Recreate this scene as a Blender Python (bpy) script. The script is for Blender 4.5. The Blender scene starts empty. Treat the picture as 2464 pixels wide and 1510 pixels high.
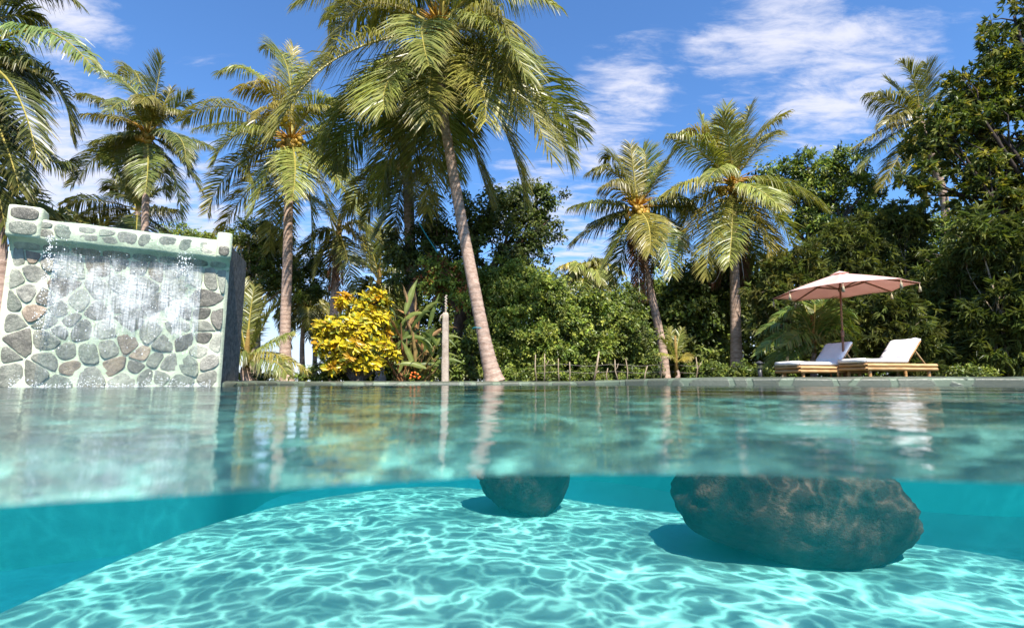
import bpy, math, random
import numpy as np
from mathutils import Vector, Matrix, noise as mnoise

random.seed(11)
rng = np.random.default_rng(11)
scene = bpy.context.scene
COL = scene.collection
R = math.radians

# ------------------------------------------------------------------ camera
F, CX, CY = 1230.0, 1231.5, 755.0           # survey of the photograph, 2463 wide
PITCH = R(7.65)
CAM = Vector((0, 0, 0.05))
cd = bpy.data.cameras.new('camera')
cam = bpy.data.objects.new('camera', cd)
COL.objects.link(cam)
cam.location = CAM
cam.rotation_euler = (R(90) + PITCH, 0, 0)
cd.sensor_width = 36
cd.lens = 36 * F / 2463
cd.clip_start = 0.02
cd.clip_end = 6000
cd.dof.use_dof = True
cd.dof.focus_distance = 12.0
cd.dof.aperture_fstop = 4.5
scene.camera = cam


def ray(px, py):
    s, t = (px - CX) / F, -(py - CY) / F
    return Vector((s, math.cos(PITCH) - t * math.sin(PITCH), math.sin(PITCH) + t * math.cos(PITCH)))


def at(px, py, Y):
    """surveyed point: bearing read off the photograph, distance Y metres away"""
    d = ray(px, py)
    return CAM + d * (Y / d.y)


# ------------------------------------------------------------------ mesh helpers
class MB:
    def __init__(self):
        self.v, self.f, self.m, self.c, self.n = [], [], [], [], 0

    def add(self, verts, faces, mat=0, col=(1, 1, 1)):
        verts = np.asarray(verts, dtype=np.float64).reshape(-1, 3)
        self.v.append(verts)
        c = np.asarray(col, dtype=np.float64)
        self.c.append(np.tile(c, (len(verts), 1)) if c.ndim == 1 else c)
        for f in faces:
            self.f.append([i + self.n for i in f])
        self.m += [mat] * len(faces)
        self.n += len(verts)

    def tube(self, pts, rad, sides=8, mat=0, col=(1, 1, 1), cap=True):
        pts = [Vector(p) for p in pts]
        n = len(pts)
        vs, prev = [], None
        for i, p in enumerate(pts):
            t = (pts[min(i + 1, n - 1)] - pts[max(i - 1, 0)])
            t = t.normalized() if t.length > 1e-9 else Vector((0, 0, 1))
            a = prev if prev is not None else (Vector((1, 0, 0)) if abs(t.x) < .8 else Vector((0, 1, 0)))
            a = (a - t * a.dot(t)).normalized()
            prev = a
            b = t.cross(a)
            r = rad[i] if hasattr(rad, '__len__') else rad
            for k in range(sides):
                an = 2 * math.pi * k / sides
                vs.append(p + (a * math.cos(an) + b * math.sin(an)) * r)
        fs = []
        for i in range(n - 1):
            for k in range(sides):
                k2 = (k + 1) % sides
                fs.append((i * sides + k, i * sides + k2, (i + 1) * sides + k2, (i + 1) * sides + k))
        if cap:
            fs.append(tuple(range(sides))[::-1])
            fs.append(tuple((n - 1) * sides + k for k in range(sides)))
        self.add([tuple(v) for v in vs], fs, mat, col)

    def box(self, o, ax, ay, az, mat=0, col=(1, 1, 1), bev=0.0):
        """box from corner o along the three edge vectors; bev rounds it a little"""
        o, ax, ay, az = Vector(o), Vector(ax), Vector(ay), Vector(az)
        c = o + (ax + ay + az) / 2
        if bev <= 0:
            vs = [o + ax * i + ay * j + az * k for k in (0, 1) for j in (0, 1) for i in (0, 1)]
            fs = [(0, 2, 3, 1), (4, 5, 7, 6), (0, 1, 5, 4), (2, 6, 7, 3), (0, 4, 6, 2), (1, 3, 7, 5)]
            self.add([tuple(v) for v in vs], fs, mat, col)
            return
        import bmesh
        bm = bmesh.new()
        r = bmesh.ops.create_cube(bm, size=1)
        L = (ax.length, ay.length, az.length)
        for v in bm.verts:
            v.co = Vector((v.co.x * L[0], v.co.y * L[1], v.co.z * L[2]))
        bmesh.ops.bevel(bm, geom=list(bm.edges), offset=bev, segments=2, affect='EDGES', profile=.6)
        M = Matrix((ax.normalized(), ay.normalized(), az.normalized())).transposed()
        bm.verts.index_update()
        self.add([tuple(c + M @ v.co) for v in bm.verts], [[v.index for v in f.verts] for f in bm.faces], mat, col)
        bm.free()

    def build(self, name, mats, parent=None, smooth=True, origin=None):
        V = np.concatenate(self.v) if self.v else np.zeros((0, 3))
        C = np.concatenate(self.c)
        return mesh_obj(name, V, self.f, mats, parent, smooth, C, self.m, origin)


def mesh_obj(name, V, faces, mats, parent=None, smooth=True, C=None, mi=None, origin=None):
    me = bpy.data.meshes.new(name)
    if origin is not None:
        V = V - np.array(origin)
    if isinstance(faces, np.ndarray):
        tot = np.full(len(faces), faces.shape[1], dtype=np.int32)
        idx = faces.reshape(-1).astype(np.int32)
    else:
        tot = np.array([len(f) for f in faces], dtype=np.int32)
        idx = np.array([i for f in faces for i in f], dtype=np.int32)
    me.vertices.add(len(V))
    me.vertices.foreach_set('co', V.astype(np.float32).reshape(-1))
    me.loops.add(len(idx))
    me.loops.foreach_set('vertex_index', idx)
    me.polygons.add(len(tot))
    me.polygons.foreach_set('loop_start', np.concatenate(([0], np.cumsum(tot)[:-1])).astype(np.int32))
    me.polygons.foreach_set('loop_total', tot)
    me.polygons.foreach_set('use_smooth', np.full(len(tot), smooth))
    for m in (mats if isinstance(mats, (list, tuple)) else [mats]):
        me.materials.append(m)
    if mi is not None and len(me.materials) > 1:
        me.polygons.foreach_set('material_index', np.array(mi, dtype=np.int32))
    if C is not None:
        a = me.color_attributes.new('tone', 'FLOAT_COLOR', 'POINT')
        a.data.foreach_set('color', np.concatenate([C, np.ones((len(C), 1))], 1).astype(np.float32).reshape(-1))
    me.update(calc_edges=True)
    me.validate()
    o = bpy.data.objects.new(name, me)
    COL.objects.link(o)
    if origin is not None:
        o.location = origin
    if parent is not None:
        o.parent = parent
        if origin is not None:
            o.location = Vector(origin) - parent.location
        else:
            o.location = -parent.location
    return o


def tag(o, label=None, cat=None, group=None, kind=None):
    if label: o['label'] = label
    if cat: o['category'] = cat
    if group: o['group'] = group
    if kind: o['kind'] = kind
    return o


def thing(name, label, cat, loc, group=None):
    o = bpy.data.objects.new(name, None)
    o.empty_display_size = .2
    COL.objects.link(o)
    o.location = loc
    return tag(o, label, cat, group)


# ------------------------------------------------------------------ materials
def new_mat(name):
    m = bpy.data.materials.new(name)
    m.use_nodes = True
    nt = m.node_tree
    nt.nodes.clear()
    return m, nt


def N(nt, typ, **kw):
    n = nt.nodes.new(typ)
    for k, v in kw.items():
        if k.startswith('i_'):
            key = k[2:]
            n.inputs[int(key) if key.isdigit() else key.replace('_', ' ')].default_value = v
        else:
            setattr(n, k, v)
    return n


def link(nt, a, b):
    nt.links.new(a, b)


def math_n(nt, op, a, b=None, clamp=False):
    n = nt.nodes.new('ShaderNodeMath')
    n.operation = op
    n.use_clamp = clamp
    for i, x in enumerate((a, b)):
        if x is None: continue
        if isinstance(x, (int, float)): n.inputs[i].default_value = x
        else: nt.links.new(x, n.inputs[i])
    return n.outputs[0]


def mapr(nt, val, a, b, c=0., d=1., smooth=True):
    n = nt.nodes.new('ShaderNodeMapRange')
    n.interpolation_type = 'SMOOTHSTEP' if smooth else 'LINEAR'
    nt.links.new(val, n.inputs[0])
    for i, x in enumerate((a, b, c, d)): n.inputs[i + 1].default_value = x
    return n.outputs[0]


def mixc(nt, fac, a, b, blend='MIX'):
    n = nt.nodes.new('ShaderNodeMix')
    n.data_type = 'RGBA'
    n.blend_type = blend
    for s, x in ((0, fac), (6, a), (7, b)):
        if isinstance(x, (int, float)): n.inputs[s].default_value = x
        elif isinstance(x, tuple): n.inputs[s].default_value = (*x, 1) if len(x) == 3 else x
        else: nt.links.new(x, n.inputs[s])
    return n.outputs[2]


def noise_tex(nt, vec, scale, detail=4, rough=.55, dist=0.):
    n = nt.nodes.new('ShaderNodeTexNoise')
    n.inputs['Scale'].default_value = scale
    n.inputs['Detail'].default_value = detail
    n.inputs['Roughness'].default_value = rough
    n.inputs['Distortion'].default_value = dist
    if vec is not None: nt.links.new(vec, n.inputs['Vector'])
    return n


def pos(nt):
    return nt.nodes.new('ShaderNodeTexCoord').outputs['Object']


def stretch(nt, vec, s):
    n = nt.nodes.new('ShaderNodeMapping')
    n.inputs['Scale'].default_value = s
    nt.links.new(vec, n.inputs['Vector'])
    return n.outputs[0]


def surf(name, c1, c2, scale=8., rough=.7, bump=.3, bscale=None, tone=False, st=(1, 1, 1), transl=0., spec=.4,
         detail=5, bdist=.02):
    """two-colour noise surface with bump; tone multiplies the mesh's own per-piece colour"""
    m, nt = new_mat(name)
    v = stretch(nt, pos(nt), st)
    n1 = noise_tex(nt, v, scale, detail, .6)
    c = mixc(nt, mapr(nt, n1.outputs[0], .35, .65), c1, c2)
    if tone:
        a = N(nt, 'ShaderNodeAttribute', attribute_name='tone')
        c = mixc(nt, 1., c, a.outputs['Color'], 'MULTIPLY')
    p = N(nt, 'ShaderNodeBsdfPrincipled')
    link(nt, c, p.inputs['Base Color'])
    p.inputs['Roughness'].default_value = rough
    p.inputs['Specular IOR Level'].default_value = spec
    if bump:
        n2 = noise_tex(nt, v, bscale or scale * 3, 5, .65)
        b = N(nt, 'ShaderNodeBump')
        b.inputs['Strength'].default_value = bump
        b.inputs['Distance'].default_value = bdist
        link(nt, n2.outputs[0], b.inputs['Height'])
        link(nt, b.outputs[0], p.inputs['Normal'])
    o = N(nt, 'ShaderNodeOutputMaterial')
    sh = p.outputs[0]
    if transl:
        t = N(nt, 'ShaderNodeBsdfTranslucent')
        link(nt, c, t.inputs['Color'])
        mx = N(nt, 'ShaderNodeMixShader')
        mx.inputs[0].default_value = transl
        link(nt, p.outputs[0], mx.inputs[1])
        link(nt, t.outputs[0], mx.inputs[2])
        sh = mx.outputs[0]
    link(nt, sh, o.inputs['Surface'])
    return m


def leaf_mat(name, rough=.45, transl=.28, tint=(1.15, 1.2, .6), spec=.35):
    m, nt = new_mat(name)
    a = N(nt, 'ShaderNodeAttribute', attribute_name='tone')
    oi = N(nt, 'ShaderNodeObjectInfo')
    var = mapr(nt, oi.outputs['Random'], 0, 1, .82, 1.18, False)
    n = noise_tex(nt, pos(nt), 3., 3)
    c = mixc(nt, 1., a.outputs['Color'], mixc(nt, mapr(nt, n.outputs[0], .3, .7), (.8, .85, .8), (1.2, 1.15, 1.15)), 'MULTIPLY')
    vm = N(nt, 'ShaderNodeVectorMath', operation='SCALE')
    link(nt, c, vm.inputs[0]); link(nt, var, vm.inputs['Scale'])
    c = vm.outputs[0]
    p = N(nt, 'ShaderNodeBsdfPrincipled')
    link(nt, c, p.inputs['Base Color'])
    p.inputs['Roughness'].default_value = rough
    p.inputs['Specular IOR Level'].default_value = spec
    t = N(nt, 'ShaderNodeBsdfTranslucent')
    link(nt, mixc(nt, 1., c, tint, 'MULTIPLY'), t.inputs['Color'])
    mx = N(nt, 'ShaderNodeMixShader')
    mx.inputs[0].default_value = transl
    link(nt, p.outputs[0], mx.inputs[1]); link(nt, t.outputs[0], mx.inputs[2])
    o = N(nt, 'ShaderNodeOutputMaterial')
    link(nt, mx.outputs[0], o.inputs['Surface'])
    return m


M_PALM = leaf_mat('palm_leaf', .36, .3, (1.25, 1.2, .5), .45)
M_RACHIS = surf('palm_rachis', (.40, .31, .06), (.28, .25, .055), 6, .5, 0)
M_LEAF = leaf_mat('tree_leaf', .42, .33, (1.2, 1.2, .5), .35)
M_DEAD = leaf_mat('dead_leaf', .8, .15, (1., .9, .8), .1)
M_CROTON = leaf_mat('croton_leaf', .35, .25, (1.2, 1.05, .5), .4)
M_TRUNK = surf('palm_trunk', (.34, .225, .165), (.50, .365, .285), 9, .85, .8, 30, st=(1, 1, 2.2), tone=True)
M_BARK = surf('bark', (.055, .042, .032), (.12, .095, .075), 12, .9, .8, 30, st=(1, 1, .35), tone=True)
M_TWIG = surf('stake_bark', (.22, .16, .1), (.36, .29, .2), 14, .85, .5, st=(1, 1, .4))
M_COCO = surf('coconut_husk', (.42, .24, .035), (.5, .33, .06), 9, .5, .2, tone=True)
M_CONC = surf('old_concrete', (.32, .25, .19), (.46, .38, .3), 5, .9, .7, 25)
M_DARKC = surf('raw_concrete', (.12, .10, .085), (.26, .21, .18), 14, .95, 1., 55)
M_MORT = surf('mint_mortar', (.45, .51, .36), (.66, .69, .50), 4, .4, .5, 40, spec=.5)
M_STONE = surf('river_stone', (1.05, 1.0, .90), (1.75, 1.68, 1.5), 11, .28, .8, 45, tone=True, st=(1, 1, .6), spec=.6)
M_ROCK = surf('boulder_rock', (.005, .003, .002), (.055, .026, .019), 5, .95, 1., 14, bdist=.04, detail=8, spec=.12)
M_BAMBOO = surf('bamboo', (.42, .24, .10), (.55, .37, .18), 6, .4, .3, 18, tone=True, st=(.6, .6, 3))
M_CUSH = surf('white_canvas', (.78, .76, .74), (.84, .82, .8), 5, .9, .25, 160, bdist=.004)
M_POLE = surf('umbrella_wood', (.20, .085, .045), (.28, .14, .08), 9, .5, .15, st=(4, 4, .5))
M_CANVAS = surf('umbrella_canvas', (.81, .535, .47), (.85, .575, .51), 3, .9, .12, 120, transl=.36, bdist=.003)
M_TASSEL = surf('tassel', (.4, .33, .2), (.5, .42, .28), 30, .9, .3)
M_SOIL = surf('ground', (.06, .05, .025), (.11, .11, .035), 1.5, .95, .6, 20)
M_METAL = surf('lamp_metal', (.035, .035, .038), (.07, .07, .075), 20, .4, 0)
M_ROPE = surf('blue_rope', (.02, .3, .38), (.03, .36, .45), 40, .7, .2)
M_WIRE = surf('rusty_wire', (.2, .17, .15), (.3, .26, .22), 30, .5, 0)
M_PLASTER = surf('pool_plaster', (.08, .205, .19), (.11, .24, .22), 2.2, .8, .25, 30, tone=True)
M_LINING = surf('pool_lining', (.005, .125, .155), (.008, .14, .17), 2., .8, .2, 30)

# ------------------------------------------------------------------ sun, sky, view
SUN_EL, SUN_AZ = R(54), R(18)      # azimuth measured from straight behind the camera towards the right
to_sun = Vector((math.sin(SUN_AZ) * math.cos(SUN_EL), -math.cos(SUN_AZ) * math.cos(SUN_EL), math.sin(SUN_EL)))
sd = bpy.data.lights.new('sun', 'SUN')
sd.energy = 4.8
sd.angle = R(1.0)
sd.color = (1, .94, .84)
so = bpy.data.objects.new('sun', sd)
COL.objects.link(so)
so.location = (5, -10, 20)
so.rotation_euler = (-to_sun).to_track_quat('-Z', 'Y').to_euler()

wd = bpy.data.worlds.new('World')
scene.world = wd
wd.use_nodes = True
nt = wd.node_tree
nt.nodes.clear()
sky = N(nt, 'ShaderNodeTexSky', sky_type='NISHITA')
sky.sun_disc = False
sky.sun_elevation = SUN_EL
sky.sun_rotation = math.pi - SUN_AZ
sky.air_density = 1.0
sky.dust_density = .25
sky.ozone_density = 3.5
SKY = .098
skyc = mixc(nt, 1., sky.outputs[0], (.68, .97, 1.24), 'MULTIPLY')
tc = N(nt, 'ShaderNodeTexCoord')
D = tc.outputs['Generated']
sep = N(nt, 'ShaderNodeSeparateXYZ'); link(nt, D, sep.inputs[0])
zz = math_n(nt, 'ADD', math_n(nt, 'MAXIMUM', sep.outputs[2], 0.), .12)
cmb = N(nt, 'ShaderNodeCombineXYZ')
link(nt, math_n(nt, 'DIVIDE', sep.outputs[0], zz), cmb.inputs[0])
link(nt, math_n(nt, 'DIVIDE', sep.outputs[1], zz), cmb.inputs[1])
rot = N(nt, 'ShaderNodeMapping'); rot.inputs['Rotation'].default_value = (0, 0, R(-38)); rot.inputs['Scale'].default_value = (.85, 2.0, 1)
link(nt, cmb.outputs[0], rot.inputs[0])
wn = noise_tex(nt, rot.outputs[0], 4.2, 10, .66, .5)
wn2 = noise_tex(nt, rot.outputs[0], 11, 7, .62, .4)
wisp = math_n(nt, 'ADD', math_n(nt, 'MULTIPLY', wn.outputs[0], .62), math_n(nt, 'MULTIPLY', wn2.outputs[0], .38))


def cloud_patch(px, py, rx, amp):
    d = ray(px, py).normalized()
    vm = N(nt, 'ShaderNodeVectorMath', operation='DISTANCE')
    link(nt, D, vm.inputs[0]); vm.inputs[1].default_value = d
    return math_n(nt, 'MULTIPLY', mapr(nt, vm.outputs['Value'], 0., rx, 1., 0.), amp)


mask = None
for args in [(1880, 60, .2, 1.), (2020, 190, .22, .95), (2130, 140, .15, .75), (1750, 130, .14, .7), (1500, 220, .17, .85), (1420, 330, .2, .8),
             (2000, 260, .2, .6), (1620, 180, .1, .5), (150, 40, .13, .95), (240, 30, .06, .4), (480, 130, .1, .35), (120, 430, .3, .95), (330, 480, .3, .85),
             (480, 560, .25, .8), (60, 330, .12, .4), (1300, 520, .25, .8), (1340, 110, .05, .3), (1560, 60, .08, .3),
             (2330, 30, .1, .4), (700, 700, .5, .7), (1400, 640, .4, .7)]:
    g = cloud_patch(*args)
    mask = g if mask is None else math_n(nt, 'MAXIMUM', mask, g)
cl = mapr(nt, math_n(nt, 'ADD', wisp, math_n(nt, 'MULTIPLY', math_n(nt, 'SUBTRACT', mask, .62), .42)), .39, .72, 0., .84)
cl = math_n(nt, 'MULTIPLY', cl, mapr(nt, mask, .02, .45))
hz = math_n(nt, 'MULTIPLY', mapr(nt, sep.outputs[2], 0., .28, .75, 0.), 1.)
cl = math_n(nt, 'MAXIMUM', cl, hz)
cloudy = mixc(nt, cl, skyc, (4.9, 4.9, 5.5))
bg = N(nt, 'ShaderNodeBackground')
bg.inputs['Strength'].default_value = SKY
link(nt, cloudy, bg.inputs[0])
wo = N(nt, 'ShaderNodeOutputWorld')
link(nt, bg.outputs[0], wo.inputs[0])

scene.view_settings.view_transform = 'Standard'
scene.view_settings.look = 'None'
scene.view_settings.exposure = 1.05
scene.view_settings.gamma = 1
cy = scene.cycles
cy.max_bounces = 10
cy.diffuse_bounces = 3
cy.glossy_bounces = 3
cy.transmission_bounces = 4
cy.transparent_max_bounces = 12
cy.volume_bounces = 1
cy.use_denoising = True
cy.sample_clamp_indirect = 6
cy.caustics_reflective = False
cy.caustics_refractive = False

# ------------------------------------------------------------------ pool outline, ground, coping, shell
ctrl = [(-7.6, -2.2), (-7.4, 2), (-6.35, 5.35), (-5.1, 6.5), (-4.05, 7.1), (-4.25, 8.4), (-4.3, 10), (-3.6, 11.4), (-1.6, 11.85), (.6, 11.8), (2.1, 11.2),
        (3.4, 10.0), (5.0, 9.25), (7.0, 8.7), (9.3, 7.7), (10.4, 5.2), (10.0, 1.2), (7.2, -2.4), (0, -3.4), (-5, -3.2)]


def catmull(P, sub=8, closed=True):
    out = []
    n = len(P)
    for i in range(n if closed else n - 1):
        p0, p1, p2, p3 = [np.array(P[(i + k) % n if closed else min(max(i + k, 0), n - 1)], float) for k in (-1, 0, 1, 2)]
        for s in range(sub):
            t = s / sub
            out.append(.5 * ((2 * p1) + (p2 - p0) * t + (2 * p0 - 5 * p1 + 4 * p2 - p3) * t * t + (3 * p1 - p0 - 3 * p2 + p3) * t ** 3))
    return np.array(out)


OUT = catmull(ctrl, 8)
nO = len(OUT)
tang = np.roll(OUT, -1, 0) - np.roll(OUT, 1, 0)
tang /= np.linalg.norm(tang, axis=1, keepdims=True)
nrm = np.stack([-tang[:, 1], tang[:, 0]], 1)       # outline runs clockwise: this points outwards
cen = OUT.mean(0)
if ((OUT - cen) * nrm).sum() < 0: nrm = -nrm


def sweep(profile, name, mat, zf=None, wig=0.):
    """profile: (offset outwards, z) pairs swept round the pool outline"""
    V, Fc = [], []
    k = len(profile)
    for i in range(nO):
        z0 = zf(OUT[i]) if zf else 0
        for (o, z) in profile:
            w = wig * mnoise.noise(Vector((OUT[i][0] * 1.3, OUT[i][1] * 1.3, o * 3 + z * 5)))
            V.append((OUT[i][0] + nrm[i][0] * (o + w), OUT[i][1] + nrm[i][1] * (o + w), z + z0 * (1 if z > 0 else 0) + w * .5 * (z > .03)))
    for i in range(nO):
        j = (i + 1) % nO
        for p in range(k - 1):
            Fc.append((i * k + p, j * k + p, j * k + p + 1, i * k + p + 1))
    return mesh_obj(name, np.array(V), Fc, mat)


def rim_z(p):
    t = min(max((p[0] - .8) / 2.8, 0), 1)
    return .07 * t * t * (3 - 2 * t)


m_rim, nt = new_mat('coping_stone')
v = pos(nt)
wv = noise_tex(nt, v, 2., 3)
dv = N(nt, 'ShaderNodeVectorMath', operation='ADD'); link(nt, v, dv.inputs[0])
sc_ = N(nt, 'ShaderNodeVectorMath', operation='SCALE'); link(nt, wv.outputs['Color'], sc_.inputs[0]); sc_.inputs['Scale'].default_value = .25
link(nt, sc_.outputs[0], dv.inputs[1])
vo = N(nt, 'ShaderNodeTexVoronoi', feature='DISTANCE_TO_EDGE'); vo.inputs['Scale'].default_value = 1.7
vc = N(nt, 'ShaderNodeTexVoronoi'); vc.inputs['Scale'].default_value = 1.7
flat = stretch(nt, dv.outputs[0], (1, 1, .6))
link(nt, flat, vo.inputs['Vector']); link(nt, flat, vc.inputs['Vector'])
stone = mixc(nt, vc.outputs['Color'], (.045, .055, .045), (.13, .145, .105))
nz = noise_tex(nt, v, 25, 6)
stone = mixc(nt, mapr(nt, nz.outputs[0], .3, .7), stone, (.09, .10, .07))
edge = mapr(nt, vo.outputs['Distance'], .05, .09)
base = mixc(nt, edge, (.13, .165, .11), stone)
p = N(nt, 'ShaderNodeBsdfPrincipled'); link(nt, base, p.inputs['Base Color']); p.inputs['Roughness'].default_value = .45
b = N(nt, 'ShaderNodeBump'); b.inputs['Strength'].default_value = .6; b.inputs['Distance'].default_value = .02
link(nt, math_n(nt, 'ADD', edge, math_n(nt, 'MULTIPLY', nz.outputs[0], .5)), b.inputs['Height']); link(nt, b.outputs[0], p.inputs['Normal'])
o_ = N(nt, 'ShaderNodeOutputMaterial'); link(nt, p.outputs[0], o_.inputs[0])

cop = sweep([(-.03, -.25), (-.035, .02), (-.03, .04), (0, .055), (.06, .07), (.2, .08), (.5, .084), (.85, .082), (.9, .06), (.9, -.1)],
            'pool_coping', m_rim, rim_z, .03)
tag(cop, kind='structure')
shellw = sweep([(.0, -2.3), (.0, -.1), (.02, .04)], 'pool_wall_lining', M_LINING)
tag(shellw, kind='structure')
# ground: one sheet from the coping out to the horizon
V, Fc = [], []
offs = [.82, 1.6, 4, 9, 20, 60, 250, 1200, 4000]
for k, o in enumerate(offs):
    for i in range(nO):
        if o < 5:
            q = OUT[i] + nrm[i] * o
        else:
            d = OUT[i] - cen
            q = cen + d / np.linalg.norm(d) * (np.linalg.norm(d) + o)
        V.append((q[0], q[1], .075 + (.02 * mnoise.noise(Vector((q[0] * .4, q[1] * .4, 0))) if .9 < o < 60 else 0)))
for k in range(len(offs) - 1):
    for i in range(nO):
        j = (i + 1) % nO
        Fc.append((k * nO + i, k * nO + j, (k + 1) * nO + j, (k + 1) * nO + i))
tag(mesh_obj('ground', np.array(V), Fc, M_SOIL), kind='structure')

# pool floor: a raised sunlit shelf with rounded edges, deep water round it
ledge = catmull([(-2.55, -3.5), (-2.62, 1), (-2.68, 3.3), (-2.3, 4.9), (-.75, 5.95), (1.05, 5.0), (2.3, 4.3), (3.3, 3.6), (3.55, 2.6), (3.6, -3.5)], 6)


def sdist(P, poly):
    """signed distance (inside positive) of points to a closed polygon"""
    d = np.full(len(P), 1e9)
    ins = np.zeros(len(P), bool)
    for a, b in zip(poly, np.roll(poly, -1, 0)):
        e = b - a
        t = np.clip(((P - a) @ e) / max(e @ e, 1e-12), 0, 1)
        d = np.minimum(d, np.linalg.norm(P - a - t[:, None] * e, axis=1))
        c = ((a[1] <= P[:, 1]) != (b[1] <= P[:, 1]))
        with np.errstate(divide='ignore', invalid='ignore'):
            xi = a[0] + (P[:, 1] - a[1]) / (b[1] - a[1]) * (b[0] - a[0])
        ins ^= c & (P[:, 0] < xi)
    return np.where(ins, d, -d)


gx = np.arange(-8.2, 11.2, .06); gy = np.arange(-3.6, 12.6, .06)
X, Y = np.meshgrid(gx, gy)
P2 = np.stack([X.ravel(), Y.ravel()], 1)
sdl = sdist(P2, ledge)
t = np.clip((sdl + .55) / .75, 0, 1)
z = -2.05 + 1.05 * (t * t * (3 - 2 * t))
z += np.where(sdl > -.3, -.10 * np.exp(-np.clip(sdl, 0, 9) / .9) + .02, 0)
z += .012 * np.sin(P2[:, 0] * 3.1 + 1.3 * np.sin(P2[:, 1] * 1.7)) * np.cos(P2[:, 1] * 2.3)
nx, ny = len(gx), len(gy)
ii = np.arange(ny * nx).reshape(ny, nx)
Fq = np.stack([ii[:-1, :-1], ii[:-1, 1:], ii[1:, 1:], ii[1:, :-1]], -1).reshape(-1, 4)
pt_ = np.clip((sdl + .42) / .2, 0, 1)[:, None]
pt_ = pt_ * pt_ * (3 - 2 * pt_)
shade_rt_ = np.clip((P2[:, 0:1] - .2) / 2.2, 0, 1)
C = (1 - pt_) * ((1 - shade_rt_) * np.array([.03, .46, .74]) + shade_rt_ * np.array([.02, .17, .28])) + pt_ * np.ones(3)      # deep basin is painted darker teal; tree and rim shade painted in at right
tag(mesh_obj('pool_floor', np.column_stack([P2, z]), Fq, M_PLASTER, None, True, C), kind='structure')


def floor_z(x, y):
    s = sdist(np.array([[x, y]]), ledge)[0]
    t = min(max((s + .55) / .75, 0), 1)
    return -2.05 + 1.05 * (t * t * (3 - 2 * t)) - .1 * math.exp(-max(s, 0) / .9) + .02


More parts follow.
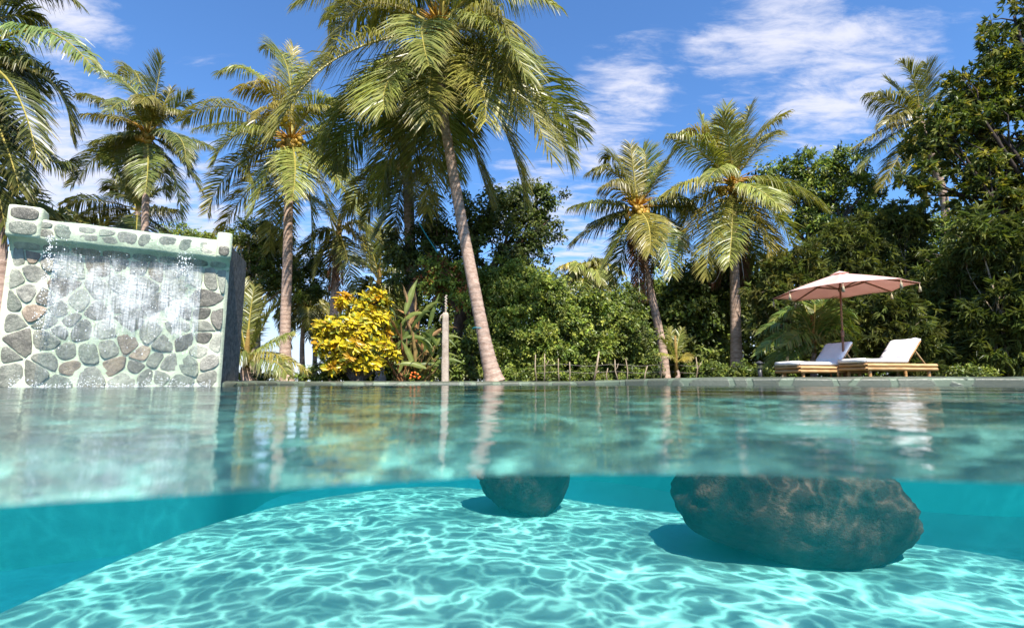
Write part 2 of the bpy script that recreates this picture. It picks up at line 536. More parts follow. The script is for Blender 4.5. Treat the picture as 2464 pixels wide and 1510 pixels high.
# ------------------------------------------------------------------ water body
def water_mat(name):
    m, nt = new_mat(name)
    rippled = True
    g = N(nt, 'ShaderNodeNewGeometry')
    P = g.outputs['Position']
    tnz = N(nt, 'ShaderNodeSeparateXYZ'); link(nt, g.outputs['True Normal'], tnz.inputs[0])
    mask = math_n(nt, 'GREATER_THAN', math_n(nt, 'ABSOLUTE', tnz.outputs[2]), .5)     # open surface as against the still side faces
    if rippled:
        b1 = noise_tex(nt, stretch(nt, P, (1, 1.25, 1)), 4.2, 2, .45, .6)
        b2 = noise_tex(nt, stretch(nt, P, (1, 1.3, 1)), 22, 2, .5, .3)
        h = math_n(nt, 'ADD', math_n(nt, 'MULTIPLY', b1.outputs[0], .75), math_n(nt, 'MULTIPLY', b2.outputs[0], .25))
        b = N(nt, 'ShaderNodeBump'); b.inputs['Strength'].default_value = 1.; b.inputs['Distance'].default_value = .0042
        link(nt, h, b.inputs['Height']); link(nt, mask, b.inputs['Strength'])
        nn = b.outputs[0]
    else:
        nn = g.outputs['Normal']
    dt = N(nt, 'ShaderNodeVectorMath', operation='DOT_PRODUCT')
    link(nt, g.outputs['Incoming'], dt.inputs[0]); link(nt, nn, dt.inputs[1])
    c = math_n(nt, 'ABSOLUTE', dt.outputs['Value'])
    fr = math_n(nt, 'ADD', math_n(nt, 'MULTIPLY', math_n(nt, 'POWER', math_n(nt, 'SUBTRACT', 1., c, True), 5.), .98), .02, True)
    fr = math_n(nt, 'MULTIPLY', fr, math_n(nt, 'ADD', math_n(nt, 'MULTIPLY', mask, .8), .2))
    gl = N(nt, 'ShaderNodeBsdfGlossy'); gl.inputs['Roughness'].default_value = .03
    if rippled: link(nt, nn, gl.inputs['Normal'])
    tr = N(nt, 'ShaderNodeBsdfTransparent')
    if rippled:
        # caustic light net drawn as a pattern in the transparency colour, brighter along its lines
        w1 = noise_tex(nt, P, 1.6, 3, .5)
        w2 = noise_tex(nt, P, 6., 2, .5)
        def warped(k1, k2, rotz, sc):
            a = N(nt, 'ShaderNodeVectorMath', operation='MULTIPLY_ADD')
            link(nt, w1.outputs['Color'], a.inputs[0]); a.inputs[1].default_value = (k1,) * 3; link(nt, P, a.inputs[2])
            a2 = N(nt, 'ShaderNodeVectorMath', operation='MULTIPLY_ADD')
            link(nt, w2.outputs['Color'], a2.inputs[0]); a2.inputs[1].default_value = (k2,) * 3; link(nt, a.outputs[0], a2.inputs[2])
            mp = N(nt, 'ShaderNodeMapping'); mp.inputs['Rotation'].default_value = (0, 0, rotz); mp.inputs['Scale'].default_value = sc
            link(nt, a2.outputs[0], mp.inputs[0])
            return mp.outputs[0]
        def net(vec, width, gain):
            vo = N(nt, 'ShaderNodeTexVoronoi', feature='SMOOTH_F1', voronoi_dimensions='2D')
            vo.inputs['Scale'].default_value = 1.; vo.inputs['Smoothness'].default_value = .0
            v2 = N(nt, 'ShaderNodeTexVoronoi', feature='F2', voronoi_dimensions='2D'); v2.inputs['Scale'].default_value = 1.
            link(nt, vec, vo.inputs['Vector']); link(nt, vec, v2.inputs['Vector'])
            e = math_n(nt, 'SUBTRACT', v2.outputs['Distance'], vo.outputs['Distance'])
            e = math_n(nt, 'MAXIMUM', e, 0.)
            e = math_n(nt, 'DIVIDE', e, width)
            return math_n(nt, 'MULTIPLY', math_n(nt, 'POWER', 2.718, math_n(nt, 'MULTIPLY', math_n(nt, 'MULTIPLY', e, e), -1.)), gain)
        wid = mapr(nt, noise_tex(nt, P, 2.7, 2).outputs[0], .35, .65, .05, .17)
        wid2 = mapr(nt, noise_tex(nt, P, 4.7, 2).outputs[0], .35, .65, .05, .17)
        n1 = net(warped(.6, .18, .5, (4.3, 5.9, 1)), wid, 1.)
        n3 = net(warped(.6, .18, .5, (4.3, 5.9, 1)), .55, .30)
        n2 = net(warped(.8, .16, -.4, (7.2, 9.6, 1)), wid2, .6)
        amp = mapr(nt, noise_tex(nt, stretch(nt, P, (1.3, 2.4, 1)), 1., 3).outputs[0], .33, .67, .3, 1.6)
        light_net = math_n(nt, 'MULTIPLY', math_n(nt, 'ADD', math_n(nt, 'ADD', n1, n3), n2), amp)
        light_net = math_n(nt, 'ADD', math_n(nt, 'MULTIPLY', light_net, 1.8), .28)
        # the painted light net fades over deep water left of and beyond the shelf
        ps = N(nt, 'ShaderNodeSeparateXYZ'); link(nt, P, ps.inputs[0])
        net_amount = math_n(nt, 'MULTIPLY', mapr(nt, ps.outputs[0], -3.5, -2.5), mapr(nt, ps.outputs[1], 5.6, 4.6))
        net_amount = math_n(nt, 'ADD', math_n(nt, 'MULTIPLY', net_amount, .88), .12)
        light_net = math_n(nt, 'ADD', math_n(nt, 'MULTIPLY', math_n(nt, 'SUBTRACT', light_net, .9), net_amount), .9)
        light_net = math_n(nt, 'ADD', math_n(nt, 'MULTIPLY', math_n(nt, 'SUBTRACT', light_net, 1.), mask), 1.)
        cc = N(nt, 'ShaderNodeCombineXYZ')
        for i in range(3): link(nt, light_net, cc.inputs[i])
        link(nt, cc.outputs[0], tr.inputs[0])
    # seen at a slant the surface bends the view down to the floor near by; light from high up comes straight through
    rf = N(nt, 'ShaderNodeBsdfRefraction'); rf.inputs['IOR'].default_value = 1.333; rf.inputs['Roughness'].default_value = .0
    link(nt, nn, rf.inputs['Normal'])
    th = N(nt, 'ShaderNodeMixShader')
    link(nt, math_n(nt, 'MULTIPLY', mapr(nt, c, .55, .35), mask), th.inputs[0]); link(nt, tr.outputs[0], th.inputs[1]); link(nt, rf.outputs[0], th.inputs[2])
    mx = N(nt, 'ShaderNodeMixShader')
    link(nt, fr, mx.inputs[0]); link(nt, th.outputs[0], mx.inputs[1]); link(nt, gl.outputs[0], mx.inputs[2])
    ab = N(nt, 'ShaderNodeVolumeAbsorption'); ab.inputs['Color'].default_value = (.12, .86, .86, 1); ab.inputs['Density'].default_value = .16
    vs = N(nt, 'ShaderNodeVolumeScatter'); vs.inputs['Color'].default_value = (.03, .92, 1., 1); vs.inputs['Density'].default_value = .028
    vs.inputs['Anisotropy'].default_value = .2
    ad = N(nt, 'ShaderNodeAddShader'); link(nt, ab.outputs[0], ad.inputs[0]); link(nt, vs.outputs[0], ad.inputs[1])
    o = N(nt, 'ShaderNodeOutputMaterial')
    link(nt, mx.outputs[0], o.inputs['Surface']); link(nt, ad.outputs[0], o.inputs['Volume'])
    return m


def wave(x, y):
    w = (.0035 * np.sin(1.9 * x + 3.6 * y + .6) + .003 * np.sin(-2.7 * x + 5.2 * y + 1.9) + .0022 * np.sin(4.3 * x + 7.1 * y + .3)
         + .0016 * np.sin(-6.1 * x + 9.3 * y + 2.2 + np.sin(2 * x)) + .001 * np.sin(9.5 * x + 13 * y + 1.1 + np.sin(3 * y)))
    return w


# waterline of the near face: nearer at the left, farther in the middle
front = np.array([(-12, .3), (-2., .16), (-1., .155), (-.5, .17), (-.24, .206), (-.12, .245), (0, .288), (.12, .288), (.28, .252), (.5, .215), (1., .2), (2, .19), (12, .3)])
us = np.concatenate([np.linspace(-12, -.6, 70), np.linspace(-.58, .58, 160), np.linspace(.6, 12, 70)])
rows = [0.]
sstep = .008
while rows[-1] < 13.2:
    rows.append(rows[-1] + sstep); sstep *= 1.035
    sstep = min(sstep, .09)
rows = np.array(rows)
nu, nr = len(us), len(rows)
fy = np.interp(us, front[:, 0], front[:, 1])
for _ in range(3): fy[1:-1] = (fy[:-2] + fy[1:-1] * 2 + fy[2:]) / 4
# columns fan out with distance so that ripples stay resolved near the camera
WX = np.empty((nr, nu)); WY = np.empty((nr, nu))
for j, r in enumerate(rows):
    k = min(r / 3., 1.)
    lin = np.linspace(-12, 12, nu)
    WX[j] = us * (1 - k) + lin * k
    WY[j] = fy * (1 - min(r / 2, 1)) + .25 * min(r / 2, 1) + r
WZ = wave(WX, WY) * np.clip(.35 + WY / 2.2, .35, 1) * .5
top = np.stack([WX, WY, WZ], -1).reshape(-1, 3)
idx = np.arange(nr * nu).reshape(nr, nu)
faces = np.stack([idx[:-1, :-1], idx[:-1, 1:], idx[1:, 1:], idx[1:, :-1]], -1).reshape(-1, 4)
# skirt down to z=-2.6 and a bottom
loop = list(idx[0]) + list(idx[1:, -1]) + list(idx[-1, -2::-1]) + list(idx[-2:0:-1, 0])
rim_ = top[loop]
low = rim_.copy(); low[:, 2] = -2.6
n = len(loop); nb = len(top)
# rim is repeated so that the skirt keeps its own normals: the whole body must be shaded smooth to stay one closed volume
Vw = np.concatenate([top, rim_, low, low])
fl = [tuple(f) for f in faces]
for i in range(n):
    j = (i + 1) % n
    fl.append((nb + j, nb + i, nb + n + i, nb + n + j))
fl.append(tuple(nb + 2 * n + i for i in range(n))[::-1])
wob = mesh_obj('water', Vw, fl, [water_mat('pool_water')])
tag(wob, kind='structure')


# ------------------------------------------------------------------ boulders on the shelf
def boulder(name, label, c, r, seed, loc_base, shape):
    V, Fc = [], []
    nu_, nv_ = 72, 48
    for j in range(nv_ + 1):
        ph = math.pi * j / nv_
        for i in range(nu_):
            th = 2 * math.pi * i / nu_
            d = Vector((math.sin(ph) * math.cos(th), math.sin(ph) * math.sin(th), math.cos(ph)))
            k = shape(d)
            q = d * 1.6 + Vector((seed, seed * 2, 0))
            k *= 1 + .14 * mnoise.noise(q) + .07 * mnoise.noise(q * 2.1) + .03 * mnoise.noise(q * 4.5) + .014 * mnoise.noise(q * 11)
            rz = d.z * (r[2] if d.z > 0 else r[3]) * k
            V.append((c[0] + d.x * r[0] * k, c[1] + d.y * r[1] * k - .26 * rz, c[2] + rz))
    for j in range(nv_):
        for i in range(nu_):
            i2 = (i + 1) % nu_
            Fc.append((j * nu_ + i, (j + 1) * nu_ + i, (j + 1) * nu_ + i2, j * nu_ + i2))
    V = np.array(V)
    lowz = floor_z(*loc_base)
    V[:, 2] = np.maximum(V[:, 2], lowz - .06)
    return tag(mesh_obj(name, V, Fc, M_ROCK, None, True, None, None, loc_base + (lowz,)), label, 'boulder', 'boulders under the water')


def blunt(d, p):
    return (abs(d.x) ** p + abs(d.y) ** p + abs(d.z) ** p) ** (-1 / p)


def sh_big(d):
    k = blunt(d, 3.0)
    if d.z > 0: k *= 1 - .34 * d.z * max(0, d.x + .15)       # the top slopes away to the right
    if d.z < 0 and d.x < .3: k *= 1 - .30 * min(1, -d.z * 1.1) * min(1, (.3 - d.x) * 1.0)      # lifted, undercut left side
    return k


def sh_small(d):
    return blunt(d, 3.0) * (1.0 - .10 * max(-d.z, 0) - (.26 * max(-d.z, 0) * max(-d.x, 0)))


boulder('boulder', 'big dark brown boulder with pinkish patches on the pool shelf', (1.76, 3.36, -.68), (.72, .42, .30, .44), 3.3, (1.8, 3.3), sh_big)
boulder('boulder', 'smaller grey brown boulder narrowing downwards near the middle of the pool shelf', (.08, 4.42, -.60), (.40, .34, .30, .52), 8.1, (.08, 4.3), sh_small)


# ------------------------------------------------------------------ stone waterfall wall
A = Vector((-5.905, 5.9, 0)); B = Vector((-3.97, 7.0, 0))
U = (B - A).normalized(); WL = (B - A).length
NW = Vector((U.y, -U.x, 0))               # out of the wall, towards the pool
if NW.y > 0: NW = -NW
Zv = Vector((0, 0, 1))


def wp(u, v, d=0.):
    return A + U * u + Zv * v + NW * d


def wall_uv(x2, y2):
    """bearing (close-up survey) onto the wall plane"""
    px, py = x2 * .3399, 449 + y2 * .3399
    d = ray(px, py)
    k = (A - CAM).dot(NW) / d.dot(NW)
    q = CAM + d * k - A
    return q.dot(U), q.z


wall = thing('waterfall_wall', 'stone faced waterfall wall with mint mortar standing at the pool edge', 'wall', A + U * (WL / 2))
mb = MB()
HT = 1.99
back = Vector((-.3, 1.0, 0)).normalized()
TH = 1.15
def hexa(mb, pts_front, depth_vec, mat):
    pf = [Vector(p) for p in pts_front]
    vs = pf + [p + depth_vec for p in pf]
    n = len(pf)
    mb.add([tuple(v) for v in vs], [tuple(range(n))] + [tuple(range(2 * n - 1, n - 1, -1))] + [(i, n + i, n + (i + 1) % n, (i + 1) % n) for i in range(n)], mat)
# core of raw concrete behind, mortar skin in front
hexa(mb, [wp(-.02, -.4, -.06), wp(WL, -.4, -.06), wp(WL, HT, -.06), wp(-.02, HT, -.06)], back * TH, 0)
mb.build('core', [M_DARKC], wall, False)
mb = MB()
# mortar face as a gently lumpy sheet with a rounded right edge
nu_, nv_ = 90, 80
V, Fc = [], []
for j in range(nv_ + 1):
    v_ = -.35 + (HT + .35) * j / nv_
    for i in range(nu_ + 1):
        u_ = -.04 + (WL + .06) * i / nu_
        e = max(0, (u_ - (WL - .03)) / .05)
        d = .004 * mnoise.noise(Vector((u_ * 5, v_ * 5, 1))) - .06 * e * e
        V.append(tuple(wp(u_, v_, d)))
for j in range(nv_):
    for i in range(nu_):
        a = j * (nu_ + 1) + i
        Fc.append((a, a + 1, a + nu_ + 2, a + nu_ + 1))
mb.add(V, Fc, 0)
mb.build('mortar_face', [M_MORT], wall, True)


def clip(poly, p, q, w=.5):
    """keep the side of poly nearer to p than q"""
    n = q - p
    m = p + n * w
    out = []
    for i in range(len(poly)):
        a, b = poly[i], poly[(i + 1) % len(poly)]
        da, db = (a - m) @ n, (b - m) @ n
        if da <= 0: out.append(a)
        if (da < 0) != (db < 0):
            out.append(a + (b - a) * (da / (da - db)))
    return out


def chaikin(poly, k=2):
    for _ in range(k):
        o = []
        for i in range(len(poly)):
            a, b = poly[i], poly[(i + 1) % len(poly)]
            o += [a * .79 + b * .21, a * .21 + b * .79]
        poly = o
    return poly


STONE_TONES = [(.19, .195, .17), (.25, .26, .225), (.14, .145, .125), (.20, .20, .18), (.11, .105, .09), (.19, .15, .115), (.15, .165, .14), (.27, .275, .24)]


def stones(seeds, box_, place, gap, dome, seed):
    r_ = random.Random(seed)
    mb = MB()
    S = [np.array(s, float) for s in seeds]
    for i, s in enumerate(S):
        poly = [np.array(q, float) for q in ((box_[0], box_[1]), (box_[2], box_[1]), (box_[2], box_[3]), (box_[0], box_[3]))]
        for j, q in enumerate(S):
            if i != j and np.linalg.norm(q - s) < 1.2: poly = clip(poly, s, q)
            if len(poly) < 3: break
        if len(poly) < 3: continue
        poly = chaikin(poly, 3)
        poly = np.array(poly)
        c = poly.mean(0)
        rr = np.linalg.norm(poly - c, axis=1).mean()
        if rr < .02: continue
        g = gap * r_.uniform(.7, 1.5)
        wob = np.array([1 + .05 * mnoise.noise(Vector((q[0] * 14, q[1] * 14, seed))) for q in poly])
        k = max(.4, 1 - g / rr)
        P = c + (poly - c) * k * wob[:, None]
        n = len(P)
        vs, fs = [], []
        h = dome * r_.uniform(.6, 1.3)
        tilt = (r_.uniform(-.12, .12), r_.uniform(-.12, .12))
        for (sc2, hh) in ((1., -.01), (.99, h * .35), (.93, h * .72), (.75, h * .93), (.4, h)):
            for q in P:
                x = c + (q - c) * sc2
                dz = hh + (x - c) @ np.array(tilt) * (hh > 0) + .006 * mnoise.noise(Vector((x[0] * 18, x[1] * 18, 3))) * (hh > 0)
                vs.append(tuple(place(x[0], x[1], dz)))
        for L in range(4):
            for k2 in range(n):
                m2 = (k2 + 1) % n
                fs.append((L * n + k2, L * n + m2, (L + 1) * n + m2, (L + 1) * n + k2))
        fs.append(tuple(4 * n + k2 for k2 in range(n)))
        tone = np.array(STONE_TONES[r_.randrange(len(STONE_TONES))]) * r_.uniform(.8, 1.15)
        mb.add(vs, fs, 0, tone)
    return mb


SEEDS = [(125, 505), (235, 500), (335, 530), (95, 640), (230, 600), (345, 660), (190, 760), (70, 810), (310, 800), (265, 875), (45, 970), (200, 950), (360, 950),
         (420, 880), (120, 1095), (335, 1080), (15, 1170), (210, 1220), (355, 1243), (470, 1190), (490, 1270), (55, 1335), (280, 1320), (480, 1345), (625, 1180), (740, 1010),
         (570, 1010), (450, 720), (560, 800), (600, 650), (720, 560), (850, 545), (985, 560), (1110, 580), (1210, 585), (960, 830), (990, 700), (840, 690), (700, 870),
         (720, 740), (890, 970), (1010, 970), (770, 1150), (910, 1110), (1010, 1190), (960, 1280), (820, 1270), (690, 1310), (1090, 1220), (1140, 1100), (1275, 1010),
         (1280, 890), (1150, 840), (1130, 710), (1270, 720), (1430, 800), (1435, 905), (1440, 980), (1490, 650), (1540, 770), (1535, 930), (1578, 640), (1535, 1110),
         (1440, 1070), (1310, 1085), (1260, 1165), (1410, 1165), (1480, 1240), (1330, 1250), (1185, 1265), (1140, 1345), (1365, 1335), (1515, 1345), (1390, 640), (480, 575),
         (420, 1010), (480, 960), (640, 930), (820, 830), (1070, 1050), (890, 1350), (1030, 1340), (620, 1350), (170, 1400), (400, 1400), (1250, 1400)]
seeds = [wall_uv(*s) for k_, s in enumerate(SEEDS) if k_ % 6 != 5]
seeds += [(u + random.uniform(-.02, .02), -.16) for u in np.linspace(.05, WL - .05, 9)]
mb = stones(seeds, (.0, -.3, WL - .015, 1.70), lambda u, v, d: wp(u, v, d + .006), .0085, .006, 5)
mb.build('facing_stones', [M_STONE], wall, True)
# overhanging spill trough across the top, and its stones
prof = [(0, 1.60), (.03, 1.66), (.10, 1.715), (.145, 1.735), (.16, 1.76), (.155, 1.95), (.145, 1.975), (.11, 1.99), (.05, 1.985), (-.05, 1.95), (-.5, 1.95), (-.5, 1.985), (-.62, 1.985), (-.62, 1.7)]
V, Fc = [], []
nu_ = 70
for i in range(nu_ + 1):
    u_ = -.03 + (WL + .05) * i / nu_
    for k, (d, v_) in enumerate(prof):
        w = .010 * mnoise.noise(Vector((u_ * 4, k * .7, 5)))
        V.append(tuple(wp(u_, v_ + w, d + w + .004)))
k = len(prof)
for i in range(nu_):
    for q in range(k - 1):
        Fc.append((i * k + q, (i + 1) * k + q, (i + 1) * k + q + 1, i * k + q + 1))
Fc.append(tuple(range(k))[::-1]); Fc.append(tuple(nu_ * k + q for q in range(k)))
mb = MB(); mb.add(V, Fc, 0)
lip = mb.build('spill_trough', [M_MORT], wall, True)
r_ = random.Random(4)
ls = []
u_ = .08
while u_ < WL - .05:
    if r_.random() < .35: ls += [(u_, 1.80), (u_ + r_.uniform(-.03, .03), 1.92)]
    else: ls.append((u_, 1.86 + r_.uniform(-.03, .03)))
    u_ += r_.uniform(.15, .27)
mb = stones(ls, (.0, 1.765, WL - .01, 1.955), lambda u, v, d: wp(u, v, d * .5 + .158), .007, .012, 9)
st_ = mb.build('trough_stones', [M_STONE], wall, True)
mb = stones([(u + r_.uniform(-.04, .04), 1.655) for u in np.linspace(.1, WL - .1, 8)], (.0, 1.615, WL - .01, 1.70), lambda u, v, d: wp(u, v, d * .4 + .045 + (v - 1.655) * .9), .008, .015, 10)
mb.build('shadow_course_stones', [M_STONE], wall, True)
for nm, u0, u1, h0, h1 in (('left', -.05, .27, 1.73, 2.12), ('right', WL - .16, WL + .03, 1.73, 2.10)):
    mb = MB()
    mb.box(wp(u0, h0, -.10), U * (u1 - u0), -NW * -.29, Zv * (h1 - h0), 0, bev=.045)
    po = mb.build('end_pier', [M_MORT], wall, True)
    mb = stones([(u0 + (u1 - u0) * .5, h0 + .29), (u0 + (u1 - u0) * .5, h0 + .11)] if nm == 'left' else [(u0 + .08, h0 + .08)],
                (u0 + .02, h0 + .02, u1 - .02, h1 - .02 if nm == 'left' else h0 + .18), lambda u, v, d: wp(u, v, d * .6 + .19), .016, .02, 14)
    mb.build('pier_stones', [M_STONE], wall, True)

# falling water: one sheet from the lip down the face with foam streaks and painted glints
m_fall, nt = new_mat('falling_water')
g = pos(nt)
rotv = N(nt, 'ShaderNodeMapping'); rotv.inputs['Rotation'].default_value = (0, 0, -math.atan2(U.y, U.x)); link(nt, g, rotv.inputs[0])
n1 = noise_tex(nt, stretch(nt, rotv.outputs[0], (55, 1, 3.2)), 1., 5, .6, .2)
n2 = noise_tex(nt, stretch(nt, rotv.outputs[0], (6, 1, 5)), 1., 3, .6, .4)
n3 = noise_tex(nt, stretch(nt, rotv.outputs[0], (26, 1, 34)), 1., 4, .65, .3)
sp_ = N(nt, 'ShaderNodeSeparateXYZ'); link(nt, g, sp_.inputs[0])
hump = math_n(nt, 'MULTIPLY', mapr(nt, sp_.outputs[2], .35, .95), mapr(nt, sp_.outputs[2], 1.75, 1.45))
fo = math_n(nt, 'ADD', math_n(nt, 'ADD', math_n(nt, 'MULTIPLY', n1.outputs[0], .5), math_n(nt, 'MULTIPLY', n2.outputs[0], .45)), math_n(nt, 'MULTIPLY', hump, .24))
n4 = noise_tex(nt, stretch(nt, rotv.outputs[0], (3.2, 1, 1.6)), 1., 3, .6, .8)
foam = math_n(nt, 'MULTIPLY', mapr(nt, fo, .50, .84, 0., .8), mapr(nt, n4.outputs[0], .38, .62, .25, 1.))
spark = math_n(nt, 'MULTIPLY', mapr(nt, n3.outputs[0], .60, .70), hump)  # sun glints painted in as white specks, strongest at mid height
foam = math_n(nt, 'MAXIMUM', foam, math_n(nt, 'MULTIPLY', spark, .95))
df = N(nt, 'ShaderNodeBsdfPrincipled'); df.inputs['Base Color'].default_value = (.9, .93, .92, 1); df.inputs['Roughness'].default_value = .25
gl = N(nt, 'ShaderNodeBsdfGlossy'); gl.inputs['Roughness'].default_value = .08
bp = N(nt, 'ShaderNodeBump'); bp.inputs['Strength'].default_value = 1.; bp.inputs['Distance'].default_value = .03
link(nt, math_n(nt, 'ADD', n1.outputs[0], n3.outputs[0]), bp.inputs['Height']); link(nt, bp.outputs[0], gl.inputs['Normal']); link(nt, bp.outputs[0], df.inputs['Normal'])
tr = N(nt, 'ShaderNodeBsdfTransparent'); tr.inputs[0].default_value = (.93, .97, .95, 1)
m1 = N(nt, 'ShaderNodeMixShader'); m1.inputs[0].default_value = .10
link(nt, tr.outputs[0], m1.inputs[1]); link(nt, gl.outputs[0], m1.inputs[2])
m2 = N(nt, 'ShaderNodeMixShader'); link(nt, foam, m2.inputs[0]); link(nt, m1.outputs[0], m2.inputs[1]); link(nt, df.outputs[0], m2.inputs[2])
o_ = N(nt, 'ShaderNodeOutputMaterial'); link(nt, m2.outputs[0], o_.inputs[0])
V, Fc = [], []
nu_, path = 60, [(.06, 1.995), (.13, 1.998), (.172, 1.965), (.182, 1.90), (.182, 1.78), (.168, 1.74), (.11, 1.69), (.07, 1.60), (.062, 1.4), (.058, 1.1), (.062, .8), (.06, .5), (.065, .25), (.07, .02)]
for i in range(nu_ + 1):
    f = i / nu_
    for k, (d, v_) in enumerate(path):
        u0, u1 = .40 - .03 * (2 - v_), WL - .32 + .02 * (2 - v_)
        u_ = u0 + (u1 - u0) * f + .015 * mnoise.noise(Vector((f * 20, v_ * 2, 0)))
        V.append(tuple(wp(u_, v_, d + .010 * mnoise.noise(Vector((f * 45, v_ * 3, 2))))))
k = len(path)
for i in range(nu_):
    for q in range(k - 1):
        Fc.append((i * k + q, i * k + q + 1, (i + 1) * k + q + 1, (i + 1) * k + q))
fall = mesh_obj('falling_water', np.array(V), Fc, m_fall)
tag(fall, 'thin sheet of water streaming down the stone face with white foam and painted glints', 'waterfall', kind='stuff')
# drops: two ropes of drops off the lip, spray along the foot
m_drop, nt = new_mat('water_drop')
p = N(nt, 'ShaderNodeBsdfPrincipled'); p.inputs['Base Color'].default_value = (.93, .95, .96, 1); p.inputs['Roughness'].default_value = .12
o_ = N(nt, 'ShaderNodeOutputMaterial'); link(nt, p.outputs[0], o_.inputs[0])


def drop(mb, c, r, st):
    vs = [c + Zv * r * st, c - Zv * r * st] + [c + (U * math.cos(a) + NW * math.sin(a)) * r for a in (0, 1.57, 3.14, 4.71)]
    mb.add([tuple(v) for v in vs], [(0, 2, 3), (0, 3, 4), (0, 4, 5), (0, 5, 2), (1, 3, 2), (1, 4, 3), (1, 5, 4), (1, 2, 5)])


mb = MB()
r_ = random.Random(8)
for i in range(520):
    q = r_.random()
    if q < .42: u_, v_ = .36 + r_.gauss(0, .022) + (r_.random() < .25) * r_.uniform(0, .15), 1.78 - 1.2 * r_.random() ** 1.6
    elif q < .62: u_, v_ = WL - .50 + r_.gauss(0, .04), 1.76 - .32 * r_.random()
    else: u_, v_ = r_.uniform(.3, WL - .3), r_.uniform(.4, 1.68)
    drop(mb, wp(u_, v_, .17 + r_.gauss(0, .02) if q < .62 else .085 + r_.uniform(0, .03)), r_.uniform(.003, .0075), r_.uniform(1, 2.4))
for i in range(900):
    u_ = r_.uniform(.15, WL - .1)
    drop(mb, wp(u_, .085 * r_.random() ** 2 * (1 + .6 * math.sin(u_ * 9)), .09 + abs(r_.gauss(0, .05))), r_.uniform(.002, .0065), r_.uniform(.7, 1.3))
tag(mb.build('water_drops', [m_drop], None, True), 'white drops and spray falling in front of the stone waterfall wall', 'spray', kind='stuff')


# ------------------------------------------------------------------ palms
def frond_geo(mb, B, M, T, n=70, leaf=.8, wid=.042, droop=.7, tone=(.13, .15, .04), seed=0, rach=.035, dead=False, lift=.2, taper=1.):
    g = np.random.default_rng(seed)
    B, M, T = [np.array(q, float) for q in (B, M, T)]
    C = 2 * M - (B + T) / 2
    cur = lambda t: (1 - t)[:, None] ** 2 * B + (2 * t * (1 - t))[:, None] * C + (t ** 2)[:, None] * T
    der = lambda t: 2 * (1 - t)[:, None] * (C - B) + 2 * t[:, None] * (T - C)
    d = T - B; d[2] = 0
    if np.linalg.norm(d) < .25: d = np.array([.3, -1., 0]) * .3 + d
    s = np.cross(d, (0, 0, 1.)); s /= np.linalg.norm(s)
    tt = np.linspace(0, 1, 15)
    pts = cur(tt)
    ln = np.linalg.norm(np.diff(pts, axis=0), axis=1).sum()
    mb.tube([tuple(p) for p in pts], [max(rach * (1 - .9 * x) * (1.5 if x < .05 else 1), .004) for x in tt], 5, 1, (1, 1, 1), False)
    t = np.repeat(np.linspace(.13, .995, n) , 2) + g.normal(0, .003, 2 * n)
    t = np.clip(t, .1, 1)
    sg = np.tile([1., -1.], n)
    p0 = cur(t); tn = der(t); tn /= np.linalg.norm(tn, axis=1, keepdims=True)
    un = np.cross(np.tile(s, (2 * n, 1)), tn)
    rl = math.radians(g.normal(0, 20)) * np.clip(t * 1.6, 0, 1)[:, None]      # each frond is rolled a little by the wind
    s, un = s * np.cos(rl) + un * np.sin(rl), un * np.cos(rl) - s * np.sin(rl)
    prof = np.clip(.45 + 2.2 * (t - .1), .4, 1) * (1 - .62 * np.clip((t - .45) / .55, 0, 1) ** 1.6 * taper)
    L = leaf * prof * g.uniform(.85, 1.12, 2 * n)
    a = np.radians(74 - 46 * t ** 1.3) + g.normal(0, .10, 2 * n) + .10 * np.sin(t * g.uniform(25, 45) + g.uniform(0, 6)) 
    dr = tn * np.cos(a)[:, None] + s * (sg * np.sin(a))[:, None] + un * (lift + g.normal(0, .09, 2 * n))[:, None]
    dr /= np.linalg.norm(dr, axis=1, keepdims=True)
    dn = np.array([0, 0, -1.])
    # leaflets of a level frond hang like a curtain, those of an upright or hanging one stay in its plane
    gr = (droop * (.35 + 3.6 * (1 - np.abs(tn[:, 2])) ** 1.3) * g.uniform(.75, 1.3, 2 * n))[:, None]
    nz = lambda q: q / np.linalg.norm(q, axis=1, keepdims=True)
    d2 = nz(dr + dn * gr * .75); d3 = nz(dr + dn * gr * 1.7 + g.normal(0, .06, (2 * n, 3)))
    L = L[:, None]
    p1 = p0 + dr * L * .34; p2 = p1 + d2 * L * .36; p3 = p2 + d3 * L * .34
    wv = nz(tn - dr * (tn * dr).sum(1)[:, None] + g.normal(0, .22, (2 * n, 3)))
    w = (wid * g.uniform(.8, 1.15, 2 * n))[:, None] * wv
    V = np.stack([p0 - w * .3, p0 + w * .3, p1 - w * .5, p1 + w * .5, p2 - w * .42, p2 + w * .42, p3 - w * .06, p3 + w * .06], 1).reshape(-1, 3)
    base = np.arange(2 * n) * 8
    F4 = np.concatenate([np.stack([base, base + 1, base + 3, base + 2], 1), np.stack([base + 2, base + 3, base + 5, base + 4], 1),
                         np.stack([base + 4, base + 5, base + 7, base + 6], 1)])
    c = np.array(tone)[None] * g.uniform(.72, 1.25, (2 * n, 1))
    yel = np.clip((t - .6) / .4, 0, 1)[:, None] * .35 + (g.random((2 * n, 1)) < .06) * .5
    if not dead: c = c * (1 - yel) + np.array([.27, .24, .06]) * yel
    cv = np.repeat(c, 8, 0).reshape(-1, 8, 3)
    if not dead:
        cv[:, 6:] = cv[:, 6:] * .45 + np.array([.26, .19, .08]) * .55
    mb.add(V, F4.tolist(), 0, cv.reshape(-1, 3))
    return ln


